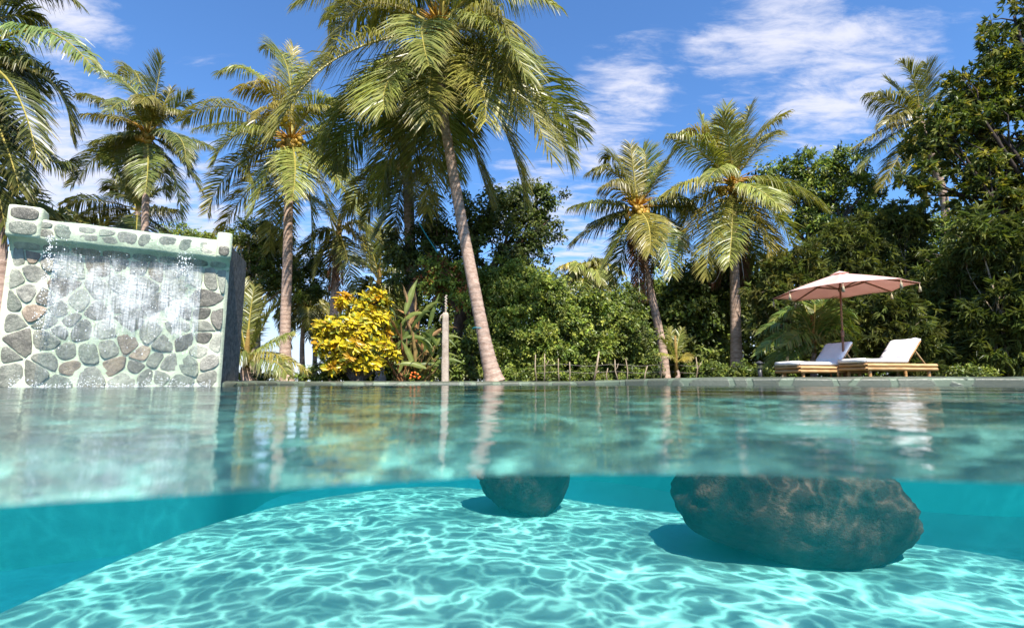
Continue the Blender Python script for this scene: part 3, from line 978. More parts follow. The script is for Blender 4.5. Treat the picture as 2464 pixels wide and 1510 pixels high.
def ball(mb, c, r, mat=0, col=(1, 1, 1), sq=1.15, seg=10):
    V, Fc = [], []
    rings = seg // 2 + 1
    for j in range(rings + 1):
        ph = math.pi * j / rings
        for i in range(seg):
            th = 2 * math.pi * i / seg
            V.append((c[0] + r * math.sin(ph) * math.cos(th), c[1] + r * math.sin(ph) * math.sin(th), c[2] + r * sq * math.cos(ph)))
    for j in range(rings):
        for i in range(seg):
            i2 = (i + 1) % seg
            Fc.append((j * seg + i, (j + 1) * seg + i, (j + 1) * seg + i2, j * seg + i2))
    mb.add(V, Fc, mat, col)


def trunk_geo(mb, pts, r0, r1, flare=1.6, sides=14, step=.055, col=(1, 1, 1), ring=.035):
    P = catmull([tuple(p) for p in pts], 24, False)
    P = np.vstack([P, np.array(pts[-1])])
    ln = np.concatenate(([0], np.cumsum(np.linalg.norm(np.diff(P, axis=0), axis=1))))
    n = max(8, int(ln[-1] / step))
    q = np.linspace(0, ln[-1], n)
    Q = np.stack([np.interp(q, ln, P[:, k]) for k in range(3)], 1)
    rad, cols = [], []
    for i in range(n):
        f = i / (n - 1)
        r = r0 + (r1 - r0) * min(1, f * 1.15)
        r += r0 * (flare - 1) * math.exp(-q[i] / (r0 * 2.6))
        ph = (q[i] / (step * 3.2) + .15 * math.sin(q[i] * 2.3)) % 1
        r *= 1 + ring * (1 - ph) + .02 * mnoise.noise(Vector((q[i] * 3, r0 * 50, 0)))
        rad.append(r)
        sh = .72 if ph > .74 else 1.
        cols += [np.array(col) * sh * (1 + .15 * mnoise.noise(Vector((q[i] * 6, k * 1.3, r0 * 90)))) for k in range(sides)]
    mb.tube([tuple(x) for x in Q], rad, sides, 0, (1, 1, 1), False)
    mb.c[-1] = np.array(cols)


fr_seed = [100]


def palm(name, label, Yc, base_px, crown_px, fronds, conv=lambda x, y: (x, y), group='coconut palms round the pool', via=(), tr=(.17, .12), leaf=.78, n=64, wid=.042,
         tone=(.135, .145, .04), coco=1, dead=(), auto=0, auto_len=3.4, Yb=None, mat=None, droop=.5, rach=.042, orange=True):
    Yb = Yb or Yc
    bx = at(*base_px, Yb)
    b0 = Vector((bx.x, bx.y, .06))
    cr = at(*crown_px, Yc)
    t = thing(name, label, 'palm tree', b0, group)
    mb = MB()
    pts = [b0] + [at(x, y, Yb + (Yc - Yb) * f) for (x, y, f) in via] + [cr + Vector((0, 0, -.12))]
    if len(pts) == 2: pts.insert(1, b0.lerp(cr, .5) + Vector((.08 * (Yc % 3 - 1), 0, 0)))
    trunk_geo(mb, pts, tr[0], tr[1])
    mb.build('trunk', [M_TRUNK], t, True, tuple(b0))
    up = Vector((0, 0, 1))
    r_ = random.Random(fr_seed[0])
    lst = []
    for k, f in enumerate(fronds):
        mx, my = conv(f[0], f[1]); tx, ty = conv(f[2], f[3]); dz = f[4]
        lst.append((at(mx, my, Yc + dz * .5), at(tx, ty, Yc + dz), f[5] if len(f) > 5 else 1.))
    for k in range(auto):
        az = k * 2.39996 + r_.uniform(-.2, .2)
        f = (k + .5) / auto
        el = R(80) - R(105) * f ** .9 + r_.uniform(-.12, .12)
        l = auto_len * r_.uniform(.85, 1.1) * (.8 if f < .15 else 1)
        h = Vector((math.cos(az), math.sin(az), 0))
        el2 = el - R(62) - R(18) * f
        M_ = cr + (h * math.cos(el) + up * math.sin(el)) * l * .5
        T_ = M_ + (h * math.cos(el2) + up * math.sin(el2)) * l * .5
        lst.append((M_, T_, 1.))
    for k, (M_, T_, br) in enumerate(lst):
        fr_seed[0] += 1
        mb = MB()
        dr = (M_ - cr).normalized()
        st = cr + Vector((dr.x, dr.y, 0)) * tr[1] * .5 + up * (.12 * dr.z)
        br *= r_.uniform(.9, 1.12)
        yl = r_.random()
        tn = tuple(c * br * q for c, q in zip(tone, (1.3, 1.05, .8) if yl < .13 else (1.05, 1., .9) if yl < .5 else (.95, 1.05, 1.)))
        frond_geo(mb, st, M_, T_, int(n * 1.75), leaf * r_.uniform(1.15, 1.4), wid * .72, droop, tn, fr_seed[0], rach)
        mb.build('frond', [mat or M_PALM, M_RACHIS], t, False, tuple(st))
    for k, f in enumerate(dead):
        mx, my = conv(f[0], f[1]); tx, ty = conv(f[2], f[3])
        fr_seed[0] += 1
        mb = MB()
        frond_geo(mb, cr - up * .15, at(mx, my, Yc + f[4] * .5), at(tx, ty, Yc + f[4]), n, leaf * .75, wid * .8, 2.2, (.17, .085, .05), fr_seed[0], rach, True, 0)
        o = mb.build('dead_frond', [M_DEAD, M_DEAD], t, False, tuple(cr))
    # spear of unopened leaves and leaf bases
    mb = MB()
    mb.tube([cr - up * .25, cr + up * .25, cr + up * .8], [tr[1] * 1.05, tr[1] * .8, .03], 8, 0, (.5, .45, .14))
    mb.build('crown_shaft', [M_TRUNK if coco == 0 else M_RACHIS], t, True, tuple(cr))
    if coco:
        for k in range(coco):
            an = -1.57 + (k - (coco - 1) / 2) * 1.25 + r_.uniform(-.2, .2)
            dv = Vector((math.cos(an), math.sin(an), 0))
            c0 = cr + dv * (tr[1] + .16) - up * r_.uniform(.05, .3)
            mb = MB()
            for q in range(11):
                ball(mb, c0 + Vector((r_.uniform(-.19, .19), r_.uniform(-.14, .14), r_.uniform(-.2, .16))), r_.uniform(.075, .105), 0, np.array((1, 1, 1)) * r_.uniform(.75, 1.1) * np.array((1, r_.uniform(.85, 1.1), .9)))
            mb.build('coconut_bunch', [M_COCO], t, True, tuple(c0))
            if orange:
                mb = MB()
                for q in range(14):
                    e = c0 + up * .2 + dv * .15 + Vector((r_.gauss(0, .3), r_.gauss(0, .2), r_.uniform(.0, .5)))
                    mb.tube([cr + up * .05, (cr + e) / 2 + up * .08, e], [.03, .022, .010], 4, 0, (1.15, 1.0, .8), False)
                mb.build('flower_stalk', [M_COCO], t, True, tuple(cr))
    return t


c3 = lambda x, y: (577 + x * .3823, y * .3823)
c1 = lambda x, y: (x * .382, y * .382)
c5 = lambda x, y: (1250.7 + x * .5097, 192.4 + y * .5097)
c7 = lambda x, y: (1860 + x * .4249, y * .4249)
PALMG = 'coconut palms round the pool'
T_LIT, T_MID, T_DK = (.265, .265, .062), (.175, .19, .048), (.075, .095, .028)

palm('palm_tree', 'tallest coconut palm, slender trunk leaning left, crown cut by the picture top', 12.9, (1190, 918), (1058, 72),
     [(640, 350, 240, 800, -2.2), (1590, 195, 1790, 470, -2.2), (1150, 150, 1190, 420, -2.6), (1205, 420, 1190, 760, -1.9), (1480, 430, 1545, 770, -1.7), (1650, 440, 1960, 985, -1.2),
      (1780, 540, 2080, 1010, -.8), (1800, 470, 2135, 850, .8), (1570, -60, 1980, 40, 0), (800, -90, 380, 20, .3), (830, 60, 560, 130, 1.8), (760, 560, 545, 900, .3),
      (850, 640, 640, 1070, 1.2), (975, 440, 910, 690, -2.0), (1000, 760, 890, 1230, 1.6), (1430, 800, 1560, 1230, 1.3), (1610, 700, 1790, 1240, .9), (1240, 720, 1180, 1330, 2.0),
      (1250, -140, 1150, -400, .5), (1420, -170, 1680, -330, .5), (1040, -170, 780, -330, .5), (1010, 560, 1000, 960, .9), (1350, 500, 1400, 900, 1.5), (1150, 600, 1090, 1050, 1.2),
      (1380, 60, 1620, 160, 2.2), (720, 720, 610, 1000, 1.0), (1300, 760, 1330, 1130, 1.8)],
     c3, PALMG, [(1172, 850, .1), (1140, 690, .3), (1108, 520, .55), (1082, 370, .75), (1067, 270, .88)], (.165, .115), 1.12, 84, .046, T_LIT, 3, (), 7, 4.2, Yb=12.75, rach=.045)

palm('palm_tree', 'straight trunked coconut palm with orange flower stalks between waterfall wall and yellow bush', 18.5, (688, 915), (700, 342),
     [(585, 318, 512, 395, -1.5), (552, 258, 438, 292, 0), (622, 185, 525, 178, 0), (722, 205, 785, 135, .8), (690, 160, 638, 118, .8), (790, 330, 862, 480, .4), (800, 415, 862, 545, -.4),
      (710, 395, 703, 482, -2.), (645, 415, 607, 512, -1.5), (570, 398, 498, 512, -1.), (610, 440, 527, 560, .5), (765, 432, 797, 545, -1.), (832, 465, 882, 565, .5), (742, 450, 748, 600, 1.2),
      (662, 465, 648, 605, 1.2), (660, 230, 575, 215, -.8), (755, 260, 820, 250, .3), (700, 210, 705, 112, 1.4), (765, 380, 840, 420, 1.2), (600, 300, 470, 310, 1.0), (690, 470, 690, 600, 1.6)],
     lambda x, y: (x, y), PALMG, [(686, 800, 0), (691, 650, 0), (694, 500, 0)], (.19, .15), .82, 62, .05, T_LIT, 3, (), 5, 3.2)

palm('palm_tree', 'coconut palm whose pale trunk rises from behind the waterfall wall under a round dark crown', 21.5, (343, 915), (355, 325),
     [(985, 560, 1020, 365, 0), (860, 590, 615, 440, -.5), (930, 640, 885, 650, -2.), (700, 660, 495, 600, 0), (760, 750, 515, 725, -.5), (680, 930, 450, 1165, -.5), (810, 850, 590, 900, -1.),
      (932, 1030, 915, 1215, -2.), (1090, 1090, 1140, 1360, .5), (1110, 850, 1170, 1020, -1.5), (1095, 690, 1195, 610, .5), (1150, 870, 1335, 930, 1.), (1120, 980, 1255, 1190, 1.),
      (830, 1000, 790, 1190, .5), (870, 490, 770, 470, 1.), (1010, 700, 1080, 560, 1.2), (780, 900, 640, 1000, 1.3), (1010, 1030, 1050, 1230, 1.5), (880, 1050, 850, 1280, 1.5)],
     c1, PALMG, [(348, 560, 0), (353, 430, 0)], (.16, .13), .8, 58, .055, T_MID, 2, (), 5, 3.0)

palm('palm_tree', 'low dark palm crown behind the pale trunk above the waterfall wall', 26, (345, 915), (332, 505),
     [(600, 1260, 425, 1280, 0), (640, 1330, 500, 1430, .5), (760, 1180, 690, 1190, .3), (800, 1250, 720, 1220, 0), (960, 1230, 1060, 1180, .5), (980, 1330, 1120, 1330, 0), (960, 1400, 1080, 1480, .3),
      (850, 1200, 840, 1120, .5), (920, 1200, 990, 1120, .6), (760, 1400, 680, 1480, .4), (860, 1420, 860, 1500, -.8)],
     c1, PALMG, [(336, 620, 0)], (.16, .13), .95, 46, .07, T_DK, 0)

palm('palm_tree', 'small distant palm top showing over the left end of the waterfall wall', 27, (190, 915), (190, 556), [], group=PALMG, tr=(.15, .12), leaf=.6, n=36, wid=.07, tone=T_MID, coco=0, auto=13, auto_len=1.9)

palm('palm_tree', 'dark windblown palm at the left edge, only its long fronds reaching into the picture', 9.2, (0, 912), (-75, 150),
     [(230, 190, 592, 440, -.5, 2.6), (290, 490, 445, 850, 0), (60, 520, 235, 1000, -1.), (110, -60, 485, 25, .3), (200, 925, 440, 1020, .6), (150, 1190, 380, 1365, .5), (10, 850, 120, 1190, -.5),  # first frond's leaf tone is raised: its sunlit look is put into the colour
      (-80, 900, 45, 1490, 0), (-30, 640, 60, 1150, .5), (0, 120, 260, 130, 1.), (-100, 1000, 20, 1380, .8), (60, 350, 240, 560, .8), (60, 420, 260, 790, .5)],
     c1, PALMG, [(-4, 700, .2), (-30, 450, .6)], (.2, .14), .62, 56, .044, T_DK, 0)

palm('palm_tree', 'medium coconut palm right of the sky gap with a brown skirt of dead fronds', 18.6, (1598, 905), (1532, 505),
     [(540, 460, 520, 305, 0), (450, 440, 328, 438, 0), (470, 400, 405, 370, .8), (390, 580, 240, 605, 0), (400, 670, 245, 775, 0), (645, 460, 725, 348, .3), (700, 560, 800, 585, -.3),
      (720, 590, 845, 625, .6), (605, 680, 612, 815, -2.), (665, 730, 718, 925, -1.5), (480, 730, 398, 885, -1.), (685, 680, 765, 785, 1.), (470, 505, 395, 505, -1.5), (590, 420, 580, 325, .6),
      (500, 760, 440, 965, 1.), (620, 500, 660, 400, .8), (580, 740, 640, 880, 1.2), (440, 640, 330, 680, 1.2)],
     c5, PALMG, [(1595, 850, 0), (1580, 770, 0), (1562, 690, 0), (1545, 600, 0)], (.16, .12), .75, 58, .05, T_MID, 3,
     [(558, 850, 568, 1040, -.4), (600, 850, 615, 1010, 0), (545, 800, 545, 990, .2), (585, 830, 595, 1040, -.2)])

palm('palm_tree', 'coconut palm with the fullest olive crown, nearest to the parasol', 18.0, (1772, 905), (1762, 444),
     [(965, 330, 975, 125, .5), (990, 320, 955, 178, -1.), (1045, 270, 1092, 125, .5), (1085, 310, 1250, 163, 0), (880, 290, 765, 250, .3), (850, 335, 702, 265, -.5), (950, 420, 880, 475, -2.2),
      (820, 480, 685, 545, 0), (1210, 480, 1435, 600, -.5), (860, 630, 755, 850, -.3), (915, 690, 880, 920, -1.), (1000, 690, 985, 880, -2.), (1105, 620, 1192, 890, -1.5), (1180, 600, 1315, 835, -1.),
      (1075, 720, 1125, 870, .5), (1110, 510, 1225, 600, -1.8), (1120, 320, 1190, 255, .8), (950, 720, 925, 940, 1.), (1010, 720, 1050, 950, 1.2), (850, 560, 760, 690, 1.), (920, 330, 855, 180, 1.), (1130, 690, 1230, 840, .5)],
     c5, PALMG, [(1770, 800, 0), (1766, 620, 0)], (.19, .14), .82, 60, .05, T_LIT, 3,
     [(1040, 800, 1060, 960, .4), (960, 850, 900, 960, .6)])

palm('palm_tree', 'little far palm in the gap between the green hedge and the two right hand palms', 28, (1412, 915), (1409, 675),
     [], group=PALMG, tr=(.17, .13), leaf=.75, n=40, wid=.075, tone=T_LIT, coco=1, auto=19, auto_len=2.5)

palm('palm_tree', 'windblown palm half hidden by the tall tree at the upper right', 22, (2268, 905), (2213, 290),
     [(800, 470, 725, 355, 0), (860, 510, 870, 365, .3), (690, 580, 530, 540, 0), (720, 650, 630, 705, -.5), (640, 735, 465, 835, 0), (650, 790, 500, 955, 0), (720, 870, 612, 1060, 0), (775, 900, 735, 1010, .3),
      (930, 560, 1020, 470, .5), (950, 700, 1080, 740, .5), (900, 850, 980, 980, .5), (750, 560, 640, 450, 1.), (840, 900, 830, 1060, .8)],
     c7, PALMG, [(2275, 560, 0), (2262, 440, 0)], (.2, .15), .85, 56, .06, T_MID, 0)

palm('palm_tree', 'palm with a grey trunk directly behind the tallest palm, hanging over the dark tree', 16.5, (992, 915), (980, 395),
     [(925, 440, 880, 530, 0), (945, 480, 905, 565, -.5), (1030, 450, 1060, 560, 0), (1000, 450, 1022, 540, -1.), (930, 395, 860, 430, .4), (1040, 390, 1110, 430, .4), (960, 320, 930, 260, .5),
      (1000, 320, 1030, 260, .5), (960, 470, 950, 570, .6), (900, 420, 830, 520, .6)],
     lambda x, y: (x, y), PALMG, [(990, 740, 0), (985, 540, 0)], (.2, .17), .75, 56, .05, T_MID, 1)

palm('palm_tree', 'palm with shaggy drooping fronds and brown trunk rising behind the yellow bush', 20, (803, 912), (815, 560),
     [(850, 560, 900, 660, 0), (790, 580, 760, 660, -.5), (830, 600, 850, 700, -1.), (770, 560, 720, 620, 0), (870, 540, 930, 610, .3), (780, 500, 740, 470, .5), (840, 500, 880, 480, .5), (810, 600, 800, 690, .4)],
     lambda x, y: (x, y), PALMG, [(804, 720, 0)], (.17, .13), .75, 50, .055, T_MID, 0, [(805, 600, 795, 690, -.3), (815, 600, 820, 680, -.2)])

palm('palm_tree', 'young upright palm seen between the yellow bush and the tallest trunk', 22, (915, 912), (912, 680),
     [(900, 620, 880, 570, 0), (916, 610, 915, 535, 0), (935, 620, 955, 570, .2), (885, 640, 850, 620, .2), (945, 650, 985, 650, 0), (880, 680, 850, 730, -.3), (950, 690, 985, 740, 0), (920, 700, 930, 760, -.6)],
     lambda x, y: (x, y), PALMG, [], (.17, .13), .9, 46, .065, T_MID, 0)

FARG = 'thin far palms against the pale horizon'
for (bx, cx_, cy_, Yc, lab, al) in [(729, 732, 748, 27, 'thin far palm trunk just right of the straight palm, against the pale horizon', 2.2),
                                   (756, 752, 772, 29, 'thinnest far palm trunk beside the left edge of the yellow bush', 2.2),
                                   (621, 628, 640, 24, 'far palm trunk behind the young palm next to the waterfall wall', 2.4)]:
    palm('palm_tree', lab, Yc, (bx, 914), (cx_, cy_), [], group=FARG, tr=(.14, .10), leaf=.7, n=34, wid=.07, tone=T_MID, coco=0, auto=14, auto_len=al)

palm('palm_tree', 'young trunkless coconut palm beside the waterfall wall, fronds springing from the ground', 12.4, (598, 908), (592, 872),
     [(580, 790, 565, 700, 0), (600, 770, 612, 690, .2), (625, 800, 660, 735, .3), (560, 820, 520, 770, .2), (640, 830, 705, 800, 0), (650, 850, 735, 890, -.3), (650, 865, 690, 900, -.6), (575, 850, 545, 880, -.5),
      (610, 800, 640, 725, .5), (590, 770, 585, 675, .4)],
     lambda x, y: (x, y), 'young palms near the ground', [], (.09, .09), .42, 46, .032, T_MID, 0, rach=.03, droop=.5)
palm('palm_tree', 'coconut seedling with yellow stems in front of the stake fence', 13.5, (1627, 908), (1627, 880),
     [(1610, 840, 1590, 815, 0), (1630, 825, 1640, 790, .2), (1640, 840, 1660, 815, .2), (1608, 855, 1585, 850, -.2), (1645, 860, 1665, 855, -.2), (1620, 830, 1612, 790, .3)],
     lambda x, y: (x, y), 'young palms near the ground', [], (.05, .05), .2, 26, .028, T_LIT, 0, rach=.02, droop=.4)
palm('palm_tree', 'feathery clumping palm growing behind the parasol pole and left lounger', 12.2, (1958, 888), (1958, 838),
     [(1900, 800, 1820, 855, -.3), (1890, 780, 1830, 800, 0), (1920, 750, 1860, 770, .2), (1935, 735, 1905, 715, .3), (1960, 735, 1960, 700, .2), (1990, 740, 2020, 715, .2), (2010, 760, 2050, 770, 0),
      (2010, 800, 2055, 850, -.3), (1990, 820, 2020, 880, -.5), (1920, 830, 1880, 890, -.5), (1905, 830, 1850, 880, 0), (1950, 780, 1930, 730, .5), (1985, 770, 2000, 730, .5), (1930, 800, 1890, 830, -.6),
      (1975, 750, 1985, 705, 0), (1890, 810, 1835, 830, .3), (2005, 780, 2060, 810, .4)],
     lambda x, y: (x, y), 'young palms near the ground', [], (.06, .05), .42, 34, .034, (.15, .22, .045), 0, rach=.02, droop=.35)

# ------------------------------------------------------------------ leafy crowns
SHAPES = {
    'kite': (np.array([(0, 0, 0), (.38, -.5, .10), (1, 0, -.12), (.38, .5, .10)]), [(0, 1, 2), (0, 2, 3)]),
    'oval': (np.array([(0, 0, 0), (.30, -.44, .07), (.72, -.36, .0), (1, 0, -.14), (.72, .36, .0), (.30, .44, .07), (.5, 0, -.03)]), [(0, 1, 6), (1, 2, 6), (2, 3, 6), (3, 4, 6), (4, 5, 6), (5, 0, 6)]),
}


def norm_rows(a):
    return a / np.maximum(np.linalg.norm(a, axis=1, keepdims=True), 1e-9)


def leaf_arrays(P, Ax, Nn, L, Wd, C, shape='kite'):
    tv, tf = SHAPES[shape]
    Ax = norm_rows(Ax)
    Sd = norm_rows(np.cross(Nn, Ax))
    Nn = np.cross(Ax, Sd)
    V = (P[:, None] + Ax[:, None] * (tv[None, :, 0:1] * L[:, None, None]) + Sd[:, None] * (tv[None, :, 1:2] * Wd[:, None, None]) + Nn[:, None] * (tv[None, :, 2:3] * L[:, None, None]))
    k = len(tv)
    Fc = (np.array(tf)[None] + (np.arange(len(P)) * k)[:, None, None]).reshape(-1, 3)
    return V.reshape(-1, 3), Fc, np.repeat(C, k, 0)


def crown_leaves(blobs, leaf, ratio, tones, seed, cover=2.4, fan=False, sub=14, spread=.4, down=.25, per=9, jitter=.8, inner=.25, wts=None):
    """blobs: (centre, (rx, ry, rz)); leaves gather on twigs, twigs on smaller clumps near each blob's surface"""
    g = np.random.default_rng(seed)
    PP, AA, NN, LL, CC = [], [], [], [], []
    tones = np.array(tones)
    for (c, r3) in blobs:
        c = np.array(c); r3 = np.array(r3)
        rm = r3.mean()
        area = 4 * math.pi * (r3[0] * r3[2] + r3[0] * r3[1] + r3[1] * r3[2]) / 3
        nl = int(cover * area / (leaf * leaf * ratio * .55))
        ns = max(5, int(sub * (.6 + rm)))
        ds = norm_rows(g.normal(size=(ns, 3)))
        ds[:, 2] = ds[:, 2] * .9 + .08
        rad = np.where(g.random(ns) < inner, g.uniform(.3, .75, ns), g.uniform(.72, 1.12, ns))
        sc = c + ds * r3 * rad[:, None]
        stone = g.uniform(.72, 1.28, ns)
        sr = rm * spread * g.uniform(.6, 1.3, ns)
        nt_ = max(1, int(nl / per))
        si = g.integers(0, ns, nt_)
        off = g.normal(size=(nt_, 3)) * np.array([1, 1, .62])
        off = norm_rows(off) * (g.random((nt_, 1)) ** .5)
        tp = sc[si] + off * sr[si][:, None]
        outw = norm_rows((tp - c) / r3 + off * .8)
        td = norm_rows(outw + g.normal(0, .45, (nt_, 3)) - np.array([0, 0, down]))
        ttone = stone[si] * g.uniform(.8, 1.22, nt_)
        tcol = tones[g.choice(len(tones), nt_, p=wts)]
        k = per
        P = np.repeat(tp, k, 0); D = np.repeat(td, k, 0)
        m = len(P)
        along = np.tile(np.linspace(0, 1, k), nt_)
        if fan:
            P = P + D * (along * leaf * .35)[:, None]
            A = norm_rows(D * 1. + g.normal(0, .62, (m, 3)))
        else:
            P = P + D * ((along - .3) * leaf * 2.0)[:, None] + g.normal(0, leaf * .35, (m, 3))
            A = norm_rows(D * .8 + g.normal(0, jitter, (m, 3)) - np.array([0, 0, down]))
        Nn = norm_rows(np.repeat(outw, k, 0) * .55 + np.array([.1, -.42, .62]) + g.normal(0, .38, (m, 3)))
        PP.append(P); AA.append(A); NN.append(Nn)
        LL.append(leaf * g.uniform(.65, 1.25, m))
        CC.append(np.repeat(tcol * ttone[:, None], k, 0) * g.uniform(.85, 1.15, (m, 1)))
    P, A, Nn, L, C = [np.concatenate(q) for q in (PP, AA, NN, LL, CC)]
    keep = P[:, 2] > .1
    P, A, Nn, L, C = P[keep], A[keep], Nn[keep], L[keep], C[keep]
    return P, A, Nn, L, L * ratio, C


def px_blobs(lst, Y, depth=.9):
    out = []
    for b in lst:
        px, py, rx, ry = b[:4]
        y = Y + (b[4] if len(b) > 4 else 0)
        k = y / F
        out.append((tuple(at(px, py, y)), (rx * k, (rx + ry) / 2 * k * depth, ry * k)))
    return out


nleaves = [0]


def tree(name, label, cat, base, blobs, leaf, ratio, tones, seed, group=None, trunk=.14, shape='kite', mat=None, limbs=True, stem='trunk', crown='crown', bark=None, bark_col=(1, 1, 1), via=None, **kw):
    base = Vector(base)
    t = thing(name, label, cat, base, group)
    r_ = random.Random(seed)
    bk = bark or M_BARK
    mb = MB()
    top = max(blobs, key=lambda b: b[0][2] + b[1][2] * .2)
    tip = Vector(top[0])
    p0 = base + Vector((0, 0, -.05))
    midp = Vector(via) if via is not None else base.lerp(tip, .45) + Vector((r_.uniform(-.1, .1), r_.uniform(-.1, .1), 0)) * (tip - base).length * .3
    P = catmull([tuple(p0), tuple(midp), tuple(tip)], 8, False)
    P = np.vstack([P, np.array(tip)])
    n = len(P)
    mb.tube([tuple(q) for q in P], [trunk * (1.25 - 1.05 * i / (n - 1)) + (.3 * trunk if i == 0 else 0) for i in range(n)], 9, 0, bark_col)
    for (c, r3) in blobs:
        c = Vector(c)
        f = r_.uniform(.35, .75)
        s = Vector(P[int(f * (n - 1))])
        e = c
        mdl = s.lerp(e, .5) + Vector((r_.uniform(-.15, .15), r_.uniform(-.15, .15), r_.uniform(0, .2))) * (e - s).length
        Q = catmull([tuple(s), tuple(mdl), tuple(e)], 6, False)
        Q = np.vstack([Q, np.array(e)])
        r0 = trunk * (.55 - .2 * f)
        mb.tube([tuple(q) for q in Q], [max(r0 * (1 - .8 * i / (len(Q) - 1)), .008) for i in range(len(Q))], 6, 0, bark_col, False)
        for q in range(4):
            dv = Vector((r_.gauss(0, 1), r_.gauss(0, 1), r_.gauss(.3, .7))).normalized()
            e2 = c + Vector((dv.x * r3[0], dv.y * r3[1], dv.z * r3[2])) * .95
            b_ = Vector(Q[r_.randrange(len(Q) // 2, len(Q))])
            m_ = b_.lerp(e2, .5) + Vector((r_.gauss(0, .08), r_.gauss(0, .08), r_.gauss(0, .08))) * (e2 - b_).length
            mb.tube([b_, m_, e2], [r0 * .35, r0 * .22, .005], 5, 0, bark_col, False)
    mb.build(stem, [bk], t, True, tuple(base))
    V, Fc, C = leaf_arrays(*crown_leaves(blobs, leaf, ratio, tones, seed, **kw), shape)
    nleaves[0] += len(Fc)
    mesh_obj(crown, V, Fc, mat or M_LEAF, t, False, C, None, tuple(base))
    return t


def gnd(px, Y):
    p = at(px, 915, Y)
    return (p.x, p.y, .08)


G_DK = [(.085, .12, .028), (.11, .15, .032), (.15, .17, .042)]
G_MD = [(.13, .19, .034), (.19, .25, .044), (.24, .27, .05)]
G_LT = [(.21, .29, .042), (.28, .34, .055), (.36, .38, .07)]
G_BB = [(.13, .165, .042), (.19, .21, .058), (.08, .10, .03)]
G_YL = [(.34, .30, .05), (.22, .23, .04), (.13, .16, .03)]

HG = 'broadleaf trees behind the pool'
tree('tree', 'dark tree with a loose round crown right behind the leaning tall trunk', 'tree', gnd(1108, 16.2),
     px_blobs([(1150, 520, 80, 70), (1225, 480, 60, 50), (1300, 480, 48, 50, .4), (1210, 590, 100, 70), (1290, 555, 55, 48), (1080, 610, 70, 70), (1000, 655, 75, 60), (960, 590, 45, 50), (1120, 690, 70, 60), (1030, 540, 45, 50)], 16.2),
     .13, .55, G_DK + [(.07, .085, .03)], 21, HG, .2, bark_col=(1.3, 1., .85), via=tuple(at(1112, 760, 16)), cover=1.7, spread=.36)
tree('tree', 'feathery leafed tree with pale forking limbs between the wall and the straight palm', 'tree', gnd(606, 21),
     px_blobs([(598, 565, 50, 42), (650, 590, 52, 50), (585, 640, 40, 38), (668, 655, 50, 40), (625, 690, 55, 28), (730, 640, 45, 45, 1), (770, 690, 40, 35, 1), (720, 700, 45, 30)], 21), .12, .45,
     G_DK + G_MD, 22, HG, .16, bark=M_TWIG, via=tuple(at(604, 760, 21)), cover=1.9, spread=.34)
tree('tree', 'small pale green tree top over the middle of the waterfall wall', 'tree', gnd(450, 31),
     px_blobs([(430, 565, 42, 24), (490, 575, 38, 20), (455, 590, 55, 20), (535, 585, 30, 25)], 31), .2, .5, G_MD, 23, HG, .2, cover=1.9)
tree('tree', 'dark branch of big leaves over the left end of the waterfall wall', 'tree', gnd(30, 11.5),
     px_blobs([(90, 505, 36, 16), (140, 512, 26, 10), (50, 495, 30, 20), (10, 500, 40, 40)], 11.5), .14, .62, G_DK, 24, HG, .12, cover=1.6, inner=.4)
tree('tree', 'round topped green tree between the olive palm and the half hidden palm', 'tree', gnd(2000, 25),
     px_blobs([(1870, 430, 52, 40), (1945, 405, 58, 42), (2030, 405, 55, 42), (1990, 465, 85, 50), (2070, 470, 45, 45), (1905, 490, 55, 40), (2085, 560, 70, 50), (1960, 545, 50, 40), (2040, 540, 60, 40)], 25),
     .22, .5, G_MD + [(.04, .06, .018)], 25, HG, .3, cover=1.9, spread=.36)
tree('tree', 'tall tree with long yellowish leaves and dark boughs filling the upper right corner', 'tree', gnd(2560, 15.5),
     px_blobs([(2440, 40, 55, 60), (2450, 160, 70, 70), (2395, 215, 60, 60), (2320, 215, 75, 45), (2265, 290, 62, 55), (2240, 350, 50, 42), (2340, 320, 80, 60), (2440, 320, 70, 70), (2325, 395, 60, 45), (2400, 420, 85, 60),
               (2195, 425, 40, 32), (2215, 470, 40, 26), (2470, 470, 60, 60), (2350, 480, 80, 40), (2380, 120, 40, 40), (2430, 250, 60, 45), (2350, 270, 60, 45), (2420, 500, 80, 50)], 15.5), .21, .38, G_YL + G_DK + G_DK, 26, HG, .2, via=tuple(at(2540, 560, 15.5)), cover=2.0, per=8, down=.35, fan=True, spread=.38, bark_col=(.45, .4, .4))

SG = 'green shrubs in a hedge behind the pool'
tree('shrub', 'tall light green shrub covered in small leaves beside the leaning tall trunk', 'shrub', gnd(1225, 15.2),
     px_blobs([(1220, 700, 62, 60), (1275, 680, 55, 50), (1190, 760, 45, 70), (1250, 790, 70, 70), (1215, 870, 60, 50), (1300, 860, 55, 52), (1195, 660, 35, 35)], 15.2), .10, .6, G_LT + G_MD, 31, SG, .06, stem='stem', crown='foliage', cover=2.6, sub=22)
tree('shrub', 'widest light green shrub in the middle of the hedge left of the little far palm', 'shrub', gnd(1360, 15.6),
     px_blobs([(1320, 740, 60, 60), (1375, 740, 55, 45), (1345, 810, 70, 60), (1410, 800, 55, 52), (1380, 870, 70, 48), (1330, 690, 40, 35), (1440, 740, 38, 32)], 15.6), .10, .6, G_LT + G_MD + G_DK, 32, SG, .06, stem='stem', crown='foliage', cover=2.6, sub=22)
tree('shrub', 'dull green shrub at the right end of the hedge under the little far palm', 'shrub', gnd(1480, 17),
     px_blobs([(1460, 780, 55, 55), (1500, 740, 45, 45), (1510, 820, 55, 60), (1460, 860, 50, 50), (1540, 870, 45, 40)], 17), .11, .55, G_MD + G_DK, 33, SG, .06, stem='stem', crown='foliage', cover=2.5, sub=20)
